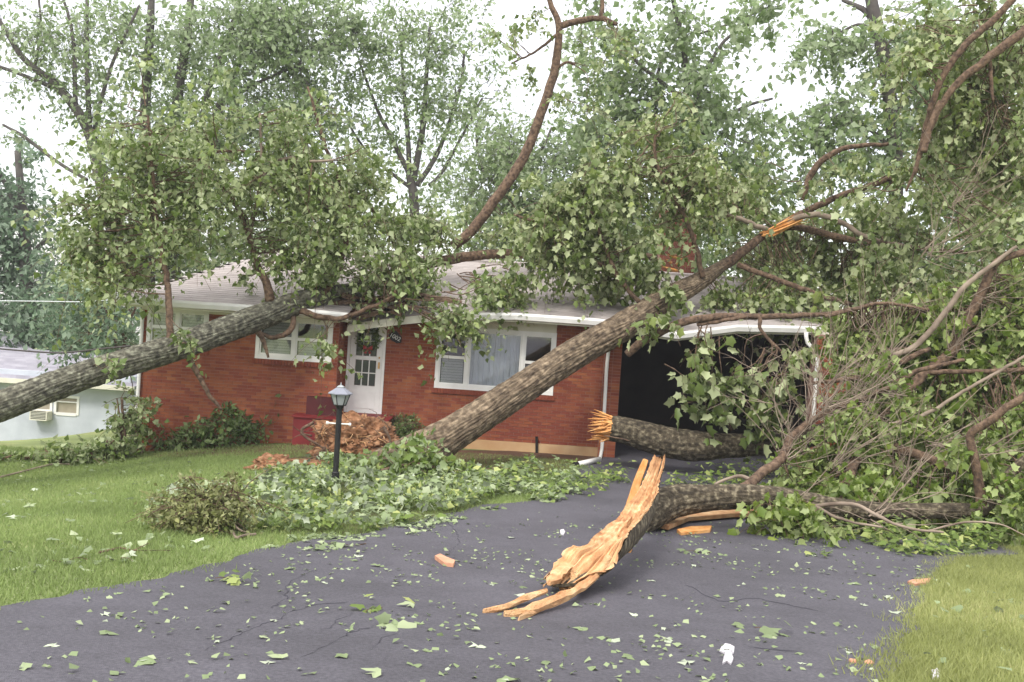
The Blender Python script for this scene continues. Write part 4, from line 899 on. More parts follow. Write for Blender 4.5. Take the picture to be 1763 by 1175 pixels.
A.clumps([(1090, 478, 60, 20, 22.3, .3, 12), (1190, 455, 40, 24, 22.6, .3, 8), (960, 496, 60, 18, 22.4, .3, 10), (1420, 520, 60, 26, 22, .4, 14), (1172, 498, 34, 14, 21.5, .15, 7), (1165, 395, 30, 36, 23, .3, 7), (1370, 610, 36, 30, 19.6, .3, 6), (1240, 585, 30, 12, 19.9, .2, 4), (1195, 600, 26, 36, 19.8, .2, 10), (1212, 670, 24, 40, 19.8, .2, 11), (1085, 640, 16, 26, 19.9, .1, 5), (1262, 655, 26, 34, 19.8, .2, 7), (1310, 635, 44, 34, 19.7, .3, 13), (1030, 680, 8, 30, 20.3, .1, 3), (1140, 560, 30, 20, 20, .2, 8), (1320, 695, 36, 34, 19.8, .3, 10)], .19, 15, .2)
A.finish(M['leafA'], LOBED, .95, twigmat=M['limb'])
# root ball
c0 = P(610, 757, 18.9)
import bmesh
def lump(name, c, rad, m, parent, seed, sub=5, am=.35, squash=None):
    bm = bmesh.new(); bmesh.ops.create_icosphere(bm, subdivisions=sub, radius=1); me = bpy.data.meshes.new(name); bm.to_mesh(me); bm.free()
    n = len(me.vertices); a = np.empty(n*3, np.float32); me.vertices.foreach_get('co', a); a = a.reshape(-1, 3).astype(float)
    b_ = a*np.array([1.5, 1, 1])+20; d = 1+am*1.0*(vn3(b_, 1.4, seed)-.5)*2+am*.42*(vn3(b_, 4.5, seed+1)-.5)*2+am*.22*(vn3(b_, 11, seed+2)-.5)*2+am*.2*(vn3(b_, 25, seed+3)-.5)*2+am*.14*(vn3(b_, 50, seed+4)-.5)*2
    a = a*d[:, None]*np.array(rad)+np.array(c)
    root = parent
    if parent is not None: a = a-np.array(parent.location)
    me.vertices.foreach_set('co', a.astype(np.float32).ravel()); me.update()
    o = bpy.data.objects.new(name, me); col.objects.link(o); me.materials.append(m)
    if parent is not None: o.parent = parent
    me.polygons.foreach_set('use_smooth', np.ones(len(me.polygons), bool)); return o
rb = lump('root_ball', c0, (.92, .5, .46), M['clay'], A.e, 11, 6, .38)
for i in range(64):
    a = c0+np.array([R.uniform(-.8, .85), -.35+R.uniform(-.1, .1), R.uniform(-.35, .35)]); d = np.array([R.normal()*.7-.2, -.3+R.normal()*.3, R.normal()*.5]); d /= np.linalg.norm(d); L_ = R.uniform(.25, .75)
    pts = [a]; 
    for k in range(4): d = d+R.normal(size=3)*.35; d /= np.linalg.norm(d); pts.append(pts[-1]+d*L_/4)
    mb = MB(); r_ = R.uniform(.004, .016); mb.tube(catmull(np.array(pts), .06), np.linspace(r_, .003, len(catmull(np.array(pts), .06))), 6); mb.build('root', M['limb'] if i % 3 else M['wood'], A.e, smooth=True)
for pts in ([(540, 728), (520, 740), (525, 752), (560, 775), (580, 800)], [(560, 770), (545, 790), (540, 800)], [(660, 735), (672, 760), (665, 782)], [(650, 795), (690, 772), (740, 762)], [(640, 790), (680, 783), (720, 768)]):
    g = catmull(np.array([P(x, y, 18.4) for x, y in pts]), .05); mb = MB(); mb.tube(g, np.linspace(.035, .012, len(g)), 7); mb.build('root', M['limb'], A.e, smooth=True)
for i, (x, y, rr) in enumerate([(470, 797, (.34, .3, .17)), (500, 806, (.25, .2, .06)), (440, 803, (.16, .2, .06))]):
    g = G(x, y+6)
    if i == 0: dm = empty('clay_heap', g, 'heap of orange clay thrown on the lawn left of the root ball', 'dirt heap')
    lump('clay_lump', g+np.array([0, 0, rr[2]*.3]), rr, M['clay'], dm, 30+i, 5, .35)
g = G(545, 800); lump('clay_spill', g, (.75, .4, .07), M['clay'], dm, 44, 5, .4)

# ================================================================== BROKEN LOG BY THE CARPORT
C_ = Tree('broken_log', P(1180, 790, 20.2), 'mossy broken log with torn orange end propped before the dark carport', 'log', M['bark3'])
C_.path([(1050, 738, 20.3, 21), (1075, 742, 20.3, 22), (1130, 757, 20.25, 24.5), (1190, 768, 20.2, 25.5), (1245, 768, 20.2, 21), (1320, 764, 20.3, 19), (1420, 745, 20.4, 17), (1520, 700, 20.4, 13), (1590, 640, 20.3, 9)], 'bark', n=64, ridges=22, amp=.09, step=.035, noise=0)
cc = P(1046, 737, 20.28); mb = MB()
for i in range(170):
    a = R.rand()*2*math.pi; q = R.rand()**.5*.24; b = cc+np.array([.07, q*math.cos(a)*.9, q*math.sin(a)]); e_ = b+np.array([-.1-.2*R.rand()**2*(2 if q > .17 else .7), R.normal()*.05, R.normal()*.05+.25*(q-.12)*math.sin(a)])
    mb.tube([b, (b+e_)/2+R.normal(size=3)*.015, e_], [.022+.02*R.rand(), .02, .004], 4)
mb.build('torn_end', M['wood2'], C_.e)['kind'] = 'stuff'
mb = MB(); mb.cyl(P(1090, 760, 20.1), P(1040, 750, 20), .02, .01, n=6); mb.build('branch_stub', M['limb'], C_.e)

# ================================================================== SPLIT TREE ON THE DRIVEWAY AND ITS CROWN
D_ = Tree('split_tree', G(1150, 905), 'split tree lying on the driveway with bright orange torn wood and tangled crown', 'fallen tree', M['bark3'])
D_.path([(1085, 905, 13.3, 26), (1115, 885, 13.5, 30), (1160, 864, 13.8, 27), (1230, 857, 14, 21.5), (1300, 856, 14.1, 20), (1360, 861, 14.3, 19), (1450, 876, 14.4, 17), (1550, 880, 14.5, 14), (1640, 880, 14.6, 14), (1690, 878, 14.7, 12), (1720, 850, 14.7, 10), (1745, 810, 14.7, 9), (1790, 775, 14.7, 8)], 'trunk', n=80, ridges=22, amp=.09, step=.03, noise=0)
D_.path([(1690, 875, 14.7, 10), (1685, 830, 14.7, 8.5), (1676, 785, 14.7, 7.5), (1672, 748, 14.7, 7), (1700, 727, 14.6, 7), (1763, 682, 14.5, 6.5), (1820, 640, 14.4, 6)], 'limb', M['limb'], noise=.1)
D_.path([(1240, 858, 14.4, 9), (1276, 844, 14.8, 9.5), (1314, 813, 15.2, 8.5), (1348, 787, 15.6, 8), (1362, 755, 15.9, 7), (1413, 716, 16.2, 5.5), (1498, 683, 16.4, 4.5), (1580, 640, 16.5, 4), (1660, 620, 16.5, 3)], 'limb', M['limb'], noise=.1)
D_.path([(1300, 830, 15, 4), (1270, 820, 15, 3), (1230, 835, 15, 2.5)], 'limb', M['paletwig'], noise=.1)
D_.path([(1440, 880, 14.5, 9), (1470, 800, 15.5, 9), (1500, 740, 16.3, 9), (1531, 709, 16.8, 9), (1587, 648, 17.2, 9), (1634, 610, 17.4, 9.5), (1662, 559, 17.5, 9), (1690, 503, 17.5, 8), (1718, 451, 17.4, 6.5), (1763, 435, 17.3, 6), (1820, 400, 17.2, 5)], 'limb', M['limb'], noise=.1, label='stout reddish limb curving up to the right edge')
D_.path([(1531, 612, 17.2, 4), (1570, 600, 17.3, 5), (1615, 555, 17.3, 5), (1655, 500, 17.3, 4.5), (1700, 462, 17.3, 4), (1750, 425, 17.3, 3)], 'limb', M['paletwig'], noise=.1)
D_.path([(1400, 660, 16.8, 3), (1480, 650, 17, 4), (1560, 620, 17.2, 5), (1600, 600, 17.3, 4)], 'limb', M['limb'], noise=.1)
D_.path([(1420, 545, 17.8, 3), (1480, 530, 17.8, 3.5), (1520, 522, 17.7, 3), (1600, 535, 17.6, 2.5)], 'limb', M['limb'], noise=.1)
D_.path([(1530, 730, 16, 3), (1590, 715, 16, 3.5), (1650, 680, 16, 3), (1720, 640, 16, 3), (1790, 600, 16, 2.5)], 'limb', M['paletwig'], noise=.1)
D_.path([(1600, 642, 17.2, 4.5), (1680, 640, 17, 4), (1780, 636, 16.8, 4)], 'limb', M['limb'], noise=.1)
D_.path([(1540, 770, 16, 9), (1600, 790, 15.6, 8), (1650, 810, 15.3, 6)], 'limb', M['limb'], noise=.1)
D_.path([(1395, 873, 13.9, 3.5), (1466, 868, 13.6, 3.5), (1515, 890, 13.3, 3), (1564, 910, 13, 2.5), (1625, 917, 12.8, 2)], 'limb', M['paletwig'], noise=.1)
D_.path([(1600, 914, 12.9, 2), (1660, 900, 12.8, 2), (1720, 903, 12.6, 1.5), (1770, 925, 12.5, 1)], 'limb', M['paletwig'], noise=.1)
D_.path([(1400, 870, 13.9, 3), (1450, 895, 13.5, 2.5), (1520, 908, 13.2, 2)], 'limb', M['paletwig'], noise=.1)
# upper limbs leaning in from the right
D_.path([(1575, 300, 19.5, 2.5), (1590, 235, 19.4, 4), (1600, 195, 19.3, 5), (1625, 130, 19.2, 5.5), (1665, 75, 19.1, 6), (1720, 25, 19, 6), (1760, -20, 19, 6)], 'limb', M['limb'], noise=.1)
D_.path([(1590, 262, 19, 6), (1605, 205, 19, 5), (1620, 175, 19, 5)], 'limb', M['limb'], noise=.1)
D_.path([(1560, 330, 19.2, 2), (1625, 175, 19, 5.5), (1690, 110, 18.9, 7), (1763, 55, 18.8, 8), (1830, 0, 18.8, 8)], 'limb', M['limb'], noise=.1)
D_.path([(1705, 100, 19, 3), (1706, 135, 19, 3.5), (1710, 175, 19, 2)], 'limb', M['limb'], noise=.1)
# fine bare twigs
tw = MB()
def spray(px, py, D, ang, L, n, m=None, spread=.6, r=.008):
    for i in range(int(n*1.3)):
        a = math.radians(ang)+R.normal()*spread; q = P(px+R.normal()*10, py+R.normal()*8, D+R.normal()*.2); dd = np.array([math.cos(a), R.normal()*.35, math.sin(a)]); l = L*(.5+R.rand()); pts = [q]
        for k in range(5):
            dd = dd+R.normal(size=3)*.16; dd /= np.linalg.norm(dd); pts.append(pts[-1]+dd*l/5)
            if R.rand() < .6:
                d2 = dd+R.normal(size=3)*.5; d2 /= np.linalg.norm(d2); tw.grid(tube_pts(np.array([pts[-1], pts[-1]+d2*l*.12+R.normal(size=3)*.01, pts[-1]+d2*l*.28]), np.array([r*.45, r*.35, .002]), 3), True)
        g = np.array(pts); tw.grid(tube_pts(g, np.linspace(r, .003, len(g)), 4), True)
spray(1350, 790, 15.6, 70, 1.1, 10); spray(1420, 700, 16.2, 45, 1.2, 14, r=.013); spray(1365, 750, 15.9, 100, .9, 7); spray(1400, 720, 16, 60, 1.1, 12); spray(1470, 690, 16.3, 40, 1.3, 14); spray(1530, 620, 17, 80, 1.0, 10); spray(1440, 800, 15.3, 35, 1.5, 14)
spray(1330, 700, 16.5, 110, 1.0, 5); spray(1640, 600, 17.2, 70, 1.2, 10); spray(1600, 760, 15.8, 20, 1.5, 12); spray(1350, 880, 14, 10, 1.2, 8); spray(1500, 890, 13.8, 0, 1.3, 10); spray(1600, 440, 18.5, 30, 1.5, 12); spray(1650, 350, 19, 60, 1.5, 10)
spray(1480, 560, 18, 60, 1.0, 10); spray(1550, 680, 16.5, 160, 1.2, 12); spray(1690, 780, 14.8, 30, 1.2, 8); spray(1300, 640, 18.5, 100, .9, 4); spray(1420, 620, 17.5, 80, .9, 8); spray(1680, 520, 17.4, 10, 1.2, 10); spray(1560, 830, 15, 60, 1.0, 10)
o = tw.build('bare_twigs', M['paletwig'], D_.e); o['kind'] = 'stuff'
D_.dens = 1.08; D_.sag = .7
D_.clumps([(1480, 800, 80, 60, 16.2, .7, 70), (1420, 640, 26, 26, 16.9, .2, 7), (1500, 620, 40, 30, 16.6, .2, 10), (1450, 740, 40, 30, 15.8, .2, 10), (1560, 700, 60, 30, 16.2, .3, 14), (1650, 780, 60, 30, 15, .3, 14), (1400, 830, 50, 40, 15.8, .5, 30), (1560, 760, 80, 60, 17.2, .7, 75), (1640, 720, 80, 60, 17.6, .7, 80), (1700, 640, 80, 70, 18, .7, 80), (1730, 760, 60, 60, 16.4, .6, 60), (1620, 830, 90, 40, 15.6, .6, 65), (1510, 850, 90, 30, 15, .4, 45), (1600, 650, 80, 60, 18.4, .7, 70), (1510, 600, 60, 50, 18.2, .6, 50), (1470, 560, 50, 40, 18.6, .5, 30), (1580, 560, 70, 60, 18.4, .6, 60),
           (1680, 560, 80, 60, 18, .7, 65), (1430, 660, 30, 30, 17.6, .3, 10), (1370, 700, 30, 40, 17.5, .3, 9), (1500, 690, 50, 40, 17.2, .4, 24), (1740, 500, 50, 60, 18, .5, 40), (1360, 880, 40, 24, 13.8, .2, 16), (1740, 850, 40, 40, 14.4, .3, 14), (1390, 770, 30, 40, 16.6, .3, 14)], .12, 42, .26)
D_.finish(M['leafY'], LOBED, .8, twigmat=M['limb'])
D_.clumps([(1640, 60, 90, 60, 20.6, .8, 44), (1740, 130, 60, 90, 20.4, .8, 54), (1660, 180, 70, 60, 20.5, .8, 40), (1740, 280, 60, 70, 20.2, .8, 45), (1600, 330, 60, 60, 20.6, .7, 26), (1690, 400, 80, 50, 19.6, .7, 40), (1560, 100, 40, 50, 19.6, .5, 16), (1450, 330, 60, 40, 20.5, .5, 12)], .125, 40, .3)
D_.finish(M['leafA'], LOBED, .9, twigmat=M['limb'])

# half log of torn wood: flat torn face on the upper left, bark underneath
def half_log(parent, spine, nrm):
    """spine: (px,py,D,halfwidth_px,thick)"""
    A_ = []
    for a, b, lift, w_, t in spine: q = G(a, b, lift); A_.append([*q, w_*q[1]/F_, t])
    A_ = np.array(A_); Cc = catmull(A_, .03); p = Cc[:, :3]
    T = np.gradient(p, axis=0); T /= np.linalg.norm(T, axis=1)[:, None]
    Nn = np.array(nrm, float); N = Nn-T*(T@Nn)[:, None]; N /= np.linalg.norm(N, axis=1)[:, None]; Bv = np.cross(T, N)
    n = len(p); S = np.r_[0, np.cumsum(np.linalg.norm(np.diff(p, axis=0), axis=1))]
    u = np.linspace(-1, 1, 61)
    U, SS = np.meshgrid(u, S)
    el = 1+.26*(vnoise(SS*2, SS*0+1, 499, 2)-.5)+.07*(vnoise(SS*11, SS*0+3, 499, 6)-.5); er = 1+.26*(vnoise(SS*2.3, SS*0+9, 499, 12)-.5)+.07*(vnoise(SS*12, SS*0+5, 499, 16)-.5)
    e9 = 1+.22*(vnoise(SS*30, SS*0+31, 499, 41)-.5)*np.abs(U)**14*(U < 0)+.22*(vnoise(SS*33, SS*0+33, 499, 43)-.5)*np.abs(U)**10*(U > 0)
    wd = np.where(U < 0, el, er)*Cc[:, 3][:, None]*e9
    gro = -.05*np.exp(-((U+.15)/.13)**2)+.05*(np.abs(vnoise(U*5+20+SS*.35, SS*.8, 50, 5)-.5))+.04*vnoise(U*16+30+SS*.3, SS*.6, 80, 8)+.022*np.abs(vnoise(U*30+50, SS*1.4, 120, 9)-.5)*2+.002*R.rand(*U.shape)
    top = p[:, None]+(U*wd)[..., None]*Bv[:, None]+(gro-.035-.06*(1-U**2))[..., None]*N[:, None]
    st = .5*vnoise(U*9+20, SS*.5, 60, 51)+.5*vnoise(U*26+60, SS*1.0, 130, 53)
    a = MB(); a.grid(top); a.var = st[:-1, :-1].ravel().tolist(); a.build('split_wood', M['wood'], parent, smooth=False)
    ph = np.linspace(0, math.pi, 32); PH, S2 = np.meshgrid(ph, S)
    am = 1+.12*(vnoise(PH*6, S2*5, 40, 3)-.5)*np.sin(PH)
    edge = np.where(np.cos(PH) < 0, np.interp(S, S, el[:, 0])[:, None], er[:, -1][:, None])
    bot = p[:, None]+(np.cos(PH)*Cc[:, 3][:, None]*edge)[..., None]*Bv[:, None]-(np.sin(PH)*Cc[:, 4][:, None]*am+.012)[..., None]*N[:, None]
    b = MB(); b.grid(bot); b.f.append(tuple(range(32))); b.var.append(.5); b.f.append(tuple(range((n-1)*32, n*32))[::-1]); b.var.append(.5); b.build('split_bark', M['bark3'], parent, smooth=True)
half_log(D_.e, [(1137, 784, 1.02, 10, .05), (1122, 825, .78, 16, .10), (1103, 865, .60, 25, .20), (1072, 900, .50, 34, .24), (1037, 935, .40, 42, .20), (1010, 962, .28, 52, .10), (988, 985, .18, 46, .05), (968, 1003, .12, 30, .03)], (-.45, -.62, .62))
def splinter(pts, wpx, tpx, m=None, name='splinter'):
    """a long torn strip: (px,py,lift over ground) along its length"""
    g = np.array([G(a, b, l) for a, b, l in pts]); g2 = catmull(g, .11); n = len(g2); t = np.linspace(0, 1, n)
    D0 = g[:, 1].mean(); hw = wpx*D0/F_*np.clip(np.minimum(t*5+.25, (1-t)*5+.3), 0, 1)*(1+.4*(vnoise(t*14+5, t*0, 99, R.randint(99))-.5)); th = tpx*D0/F_
    V = []
    T, N, Bv = frames(g2)
    for i in range(n):
        q = g2[i]; s_ = np.cross(T[i], [0, 0, 1.0]); s_ /= np.linalg.norm(s_); u_ = np.cross(s_, T[i]); w1_ = hw[i]
        j = R.normal(size=6)*.007
        V.append([q-s_*w1_+u_*(th*.2+j[0]), q-s_*w1_*.45+u_*(th+j[1]), q+u_*(th*.55+j[2]), q+s_*w1_*.5+u_*(th*1.05+j[3]), q+s_*w1_+u_*(th*.25+j[4]), q+s_*w1_*.8-u_*th*.6, q-s_*w1_*.8-u_*th*.6])
    mb = MB(); mb.grid(np.array(V), True, True); return mb.build(name, m or M['wood'], D_.e)
splinter([(832, 1054, .03), (870, 1045, .05), (905, 1030, .07), (942, 1018, .1)], 8, 5)
splinter([(868, 1060, .03), (905, 1054, .05), (950, 1035, .09), (1000, 1012, .12), (1030, 985, .2), (1050, 958, .34)], 9, 7)
splinter([(893, 1067, .03), (925, 1050, .05), (975, 1030, .08), (1010, 1003, .1)], 6, 6)
for i in range(26):
    u_ = R.rand(); x_, y_ = 942+u_*78, 1000-u_*14+R.normal()*3; l_ = 10+24*R.rand()**2
    splinter([(x_+l_*.25, y_-l_*.6, .17), (x_, y_, .13), (x_-l_*.6, y_+l_*.55, .07+.04*R.rand())], 1.6+1.6*R.rand(), 1.2)
for i in range(14):
    t_ = R.rand(); x_, y_ = np.interp(t_, [0, 1], [1046, 1100])+R.normal()*2, np.interp(t_, [0, 1], [945, 880]); splinter([(x_+12, y_-16, .5), (x_, y_, .42), (x_-8, y_+12, .34)], 1.5, 1.2)
splinter([(945, 1005, .15), (975, 975, .2), (1010, 950, .26)], 12, 5)
mb = MB(); a = P(1088, 865, 13.2); b = P(1098, 830, 13.3); c = P(1112, 792, 13.4); mb.tube(catmull(np.array([P(1080, 880, 13.1), a, b, c]), .05), np.interp(np.arange(len(catmull(np.array([P(1080, 880, 13.1), a, b, c]), .05))), [0, 3, 12, 20], [.05, .07, .05, .01]), 5); mb.build('splinter', M['wood2'], D_.e)
# loose slabs of torn wood behind
def slab(name, pts, lift, th, m, label, cat='wood slab', group=None):
    g = [G(a, b, 0) for a, b in pts]; c = np.mean(g, 0); e = empty(name, c, label, cat, group)
    mb = MB(); top = []; n = len(g)
    mb.prism([p+np.array([0, 0, lift+.006*R.normal()]) for p in g], (0, 0, th)); o = mb.build('wood_piece', m, e); return e
slab('torn_slab', [(1100, 916), (1140, 897), (1190, 893), (1240, 890), (1290, 886), (1330, 889), (1316, 896), (1260, 897), (1185, 904), (1150, 919), (1124, 914)], .05, .06, M['wood'], 'long flat strip of torn orange wood lying behind the split tree')
slab('torn_slab', [(1165, 920), (1190, 914), (1225, 914), (1222, 920), (1172, 925)], .02, .05, M['wood2'], 'short torn wood strip lying just before the long strip', )
slab('torn_slab', [(1050, 951), (1065, 947), (1088, 950), (1086, 955), (1060, 956)], .01, .03, M['wood2'], 'small dark orange stick beside the splintered trunk')
slab('bark_chip', [(748, 967), (757, 963), (768, 968), (783, 974), (780, 981), (764, 979)], .01, .05, M['chip'], 'pinkish wood chip lying alone on the driveway left of the splinters', 'wood chip')
slab('bark_chip', [(1562, 1008), (1570, 1004), (1602, 1002), (1598, 1009), (1575, 1013)], .01, .03, M['chip'], 'pinkish wood chip near the right edge of the driveway', 'wood chip')

# ================================================================== SHRUBS
def shrub(name, label, blobs, leaf, per, cr, m, T=OVAL, group=None):
    """(px, base_py, rx, height_px)"""
    out = []
    for (a, b, rx, h, n) in blobs:
        g = G(a, b); out.append((a, b-h*.5, rx, h*.5, g[1], rx*g[1]/F_*.8, n))
    return thicket(name, label, out, leaf, per, cr, m, 'shrub', group, T, .15)
shrub('azalea_shrub', 'leafy azalea shrub against the left brick wall', [(400, 768, 55, 70, 80), (350, 772, 45, 50, 50), (440, 762, 36, 75, 50), (300, 776, 30, 20, 16)], .11, 30, .2, M['leafDk'])
shrub('boxwood_shrub', 'rounded dark shrub right of the porch steps', [(690, 768, 46, 52, 110)], .05, 50, .12, M['leafDk'])
shrub('climbing_shrub', 'loose vine like shrub at the left corner of the brick house', [(240, 784, 30, 100, 30), (215, 790, 25, 130, 26), (255, 770, 16, 60, 12)], .11, 16, .16, M['leafB'], TREFOIL)
shrub('lawn_edge_shrub', 'low straggling shrub at the far lawn edge before the white house', [(150, 800, 46, 34, 28), (100, 800, 36, 30, 18), (40, 794, 36, 16, 12), (190, 795, 28, 46, 20), (5, 796, 26, 14, 6)], .11, 22, .16, M['leafB'], TREFOIL)
shrub('twiggy_shrub', 'rounded brownish shrub with tan leaves at the front end of the ivy bed', [(365, 918, 58, 92, 120), (320, 914, 42, 60, 50)], .05, 50, .13, M['leafTan'])
shrub('green_shrub', 'low green shrub at the foot of the brownish shrub', [(300, 908, 45, 34, 40), (395, 918, 30, 30, 30), (345, 915, 50, 30, 30)], .06, 36, .12, M['leafIvy'])
# small plant by the wall
shrub('small_wall_plant', 'small isolated green plant by the wall left of the porch', [(505, 720, 16, 26, 7)], .09, 14, .1, M['leafDk'])

# ================================================================== GROUND COVER BED AND LEAF LITTER
from_poly = lambda X, Y, poly: in_poly(X, Y, poly)
def in_poly(X, Y, Q):
    c = np.zeros(len(X), bool); n = len(Q)
    for i in range(n):
        x1_, y1_ = Q[i][:2]; x2_, y2_ = Q[(i+1) % n][:2]
        c ^= ((y1_ > Y) != (y2_ > Y)) & (X < (x2_-x1_)*(Y-y1_)/(y2_-y1_+1e-12)+x1_)
    return c
def scatter(pxpoly, n):
    Q = np.array([G(*p) for p in pxpoly]); lo = Q.min(0); hi = Q.max(0)
    X = lo[0]+(hi[0]-lo[0])*R.rand(n*4); Y = lo[1]+(hi[1]-lo[1])*R.rand(n*4); k = in_poly(X, Y, Q); return X[k][:n], Y[k][:n]
BED = [(250, 905), (300, 868), (420, 845), (500, 812), (600, 800), (700, 795), (800, 812), (870, 832), (850, 862), (760, 890), (700, 905), (620, 922), (500, 922), (440, 915), (380, 920)]
X, Y = scatter(BED, 15000)
k = (vn3(np.c_[X, Y, X*0], 1.7, 8)*.6+vn3(np.c_[X, Y, X*0], 4.5, 18)*.4 < .60); X, Y = X[k], Y[k]; hgt = .05+.26*vn3(np.c_[X, Y, X*0], 1.3, 3)
pos = np.c_[X, Y, gz(X, Y)+hgt*R.rand(len(X))**.5+.02]
tag(leaf_mesh('ground_cover', pos, .06+.055*R.rand(len(X)), TREFOIL, M['leafIvy'], None, .1, .3), 'bright green ivy ground cover around the lamp post', kind='stuff')
X, Y = scatter(BED, 1300); pos = np.c_[X, Y, gz(X, Y)+(.06+.24*vn3(np.c_[X, Y, X*0], 1.3, 3))+.03]
tag(leaf_mesh('leaf_litter', pos, .09+.06*R.rand(len(X)), LOBED, M['leafDrop'], None, .2, .35), 'pale torn leaves lying on top of the ivy bed', kind='stuff')
mb = MB(); Q = [G(*p) for p in BED]; c = np.mean(Q, 0); rings = []
for t in np.linspace(0, 1, 10): q = np.array([c+(p-c)*t for p in Q]); rings.append(np.c_[q[:, 0], q[:, 1], gz(q[:, 0], q[:, 1])+.012+.02*(1-t**4)])
mb.grid(np.array(rings), True); tag(mb.build('ivy_bed_soil', M['bedsoil'], smooth=True), 'mossy soil under the ivy', kind='structure')
# taller leaves at the foot of the uprooted trunk
sp = Tree('broken_leafy_branch', G(700, 830), 'broken leafy branch with pale leaves piled at the foot of the uprooted trunk', 'branch', M['limb'])
sp.path([(780, 815, 17.6, 4), (720, 800, 17.3, 4), (660, 810, 17, 3), (620, 825, 16.8, 2)], 'limb', noise=.14)
sp.clumps([(700, 795, 60, 25, 17.3, .35, 26), (640, 815, 45, 20, 17, .3, 16), (750, 790, 35, 22, 17.6, .3, 14), (720, 760, 20, 18, 17.9, .15, 6), (790, 810, 40, 15, 17.6, .3, 12), (870, 815, 50, 10, 18.2, .3, 12)], .14, 16, .17)
sp.finish(M['leafIvy'], LOBED, .4)
# leaf litter strips
def litter(name, label, poly, n, size, hmax, m=None, T=TREFOIL):
    X, Y = scatter(poly, int(n*1.6)); k = vn3(np.c_[X, Y, X*0], 1.5, 28)*.6+vn3(np.c_[X, Y, X*0], 5, 29)*.4 > .47; X, Y = X[k], Y[k]; pos = np.c_[X, Y, gz(X, Y)+.035+hmax*R.rand(len(X))**2*vn3(np.c_[X, Y, X*0], 1.6, 6)*2]
    return tag(leaf_mesh(name, pos, size*(.6+.7*R.rand(len(X))), T, m or M['leafDrop'], None, .05, .75), label, kind='stuff')
litter('leaf_litter', 'fallen leaves piled in front of the brick wall and log', [(780, 815), (900, 805), (960, 815), (1060, 812), (1180, 815), (1330, 820), (1330, 850), (1200, 850), (1060, 838), (1000, 868), (880, 878), (780, 885), (830, 860)], 1900, .12, .26, M['leafIvy'])
litter('leaf_litter', 'pale curled leaves strewn between the brick wall and the driveway', [(760, 815), (900, 808), (1000, 815), (1000, 866), (880, 880), (780, 888), (720, 880)], 1200, .12, .2, None, LOBED)
litter('leaf_litter', 'thick fallen leaves under the broken crown on the right', [(1320, 880), (1480, 890), (1660, 890), (1800, 885), (1800, 940), (1680, 955), (1560, 965), (1500, 940), (1400, 925), (1300, 905)], 3600, .12, .3, M['leafIvy'])
litter('leaf_litter', 'scattered leaf fragments along the driveway edge of the ivy', [(440, 945), (520, 925), (620, 918), (720, 898), (800, 880), (820, 890), (740, 915), (640, 940), (560, 955)], 420, .09, .03)
litter('leaf_litter', 'thin scatter of leaf fragments on the lawn', [(0, 800), (230, 790), (500, 800), (300, 860), (240, 910), (420, 930), (200, 1000), (0, 1030)], 300, .10, .02)
litter('leaf_litter', 'thin scatter of small leaf fragments over the driveway', [(20, 1060), (330, 1000), (520, 950), (720, 915), (860, 890), (1060, 870), (1400, 930), (1640, 970), (1580, 1060), (1530, 1200), (0, 1200)], 1500, .05, .01)
litter('leaf_litter', 'leaves strewn on the yellowish lawn at the right', [(1640, 965), (1800, 940), (1800, 1170), (1560, 1170)], 90, .09, .03)

# single fallen leaves: individuals, one mesh each kind shared
def leafmesh(i):
    V0, F0 = LOBED; V = V0.copy(); V[:, 1] -= .45
    V[:, 2] = (-.10*np.abs(V[:, 0])*(-1 if i % 2 else 1)+.10*R.normal(size=len(V))*.5+.05)
    c = V[:, 2].min(); V[:, 2] -= c
    V[:, :2] *= 1+.28*R.normal(size=(len(V), 2)); V[:, 0] *= R.uniform(.45, 1.05); F0 = F0[R.rand(len(F0)) < .84]
    me = bpy.data.meshes.new('fallen_leaf'); me.from_pydata(V.tolist(), [], [tuple(f) for f in (F0 if i % 2 else F0[:, ::-1]).tolist()]); me.update()
    at = me.attributes.new('var', 'FLOAT', 'FACE'); at.data.foreach_set('value', np.full(len(F0), R.rand(), np.float32)); me.materials.append(M['leafDrop']); return me
lms = [leafmesh(i) for i in range(24)]
PTS = [(245, 1078), (185, 1100), (500, 985), (600, 985), (650, 980), (815, 1075), (590, 1138), (735, 1128), (820, 1120), (1000, 965), (610, 970), (530, 1050), (700, 1050), (895, 990), (1090, 1065), (1280, 1010), (1220, 955), (1400, 960), (1340, 970), (1430, 985), (1365, 985), (1270, 1085),
       (1480, 1105), (1460, 1130), (1380, 1150), (990, 910), (880, 930), (935, 1010), (870, 960), (720, 1080), (520, 1080), (460, 1150), (330, 1150), (640, 1170), (940, 1150), (1080, 1140), (1150, 1110), (1200, 980), (1300, 950), (1470, 1010), (1530, 1035), (1120, 1005), (1060, 1110), (770, 1160), (870, 1180), (150, 1040), (90, 1120), (40, 1160), (250, 1150), (390, 1045), (840, 910), (700, 960), (560, 1010), (1580, 985), (1540, 1060), (1500, 1160), (1400, 1080), (1000, 1090), (1180, 1150), (680, 1010)]
PTS += [(R.uniform(100, 1500), R.uniform(930, 1170)) for _ in range(30)]
for (x, y) in PTS:
    g = G(x, y)
    if not (xl(g[1])+.1 < g[0] < xr(g[1])-.1): continue
    o = bpy.data.objects.new('fallen_leaf', lms[R.randint(24)]); col.objects.link(o); s_ = .05+.075*R.rand()**1.5
    o.location = (g[0], g[1], gz(g[0], g[1])+.024); o.scale = (s_, s_, s_); o.rotation_euler = (R.normal()*.05, R.normal()*.05, R.rand()*6.3)
    side = 'left' if x < 560 else 'middle' if x < 1000 else 'right'
    row = 'nearest part' if y > 1110 else 'middle part' if y > 1020 else 'far part'
    tag(o, f'torn green leaf lying in the {row} of the driveway, {side} third', 'leaf', 'fallen leaves scattered on the driveway')
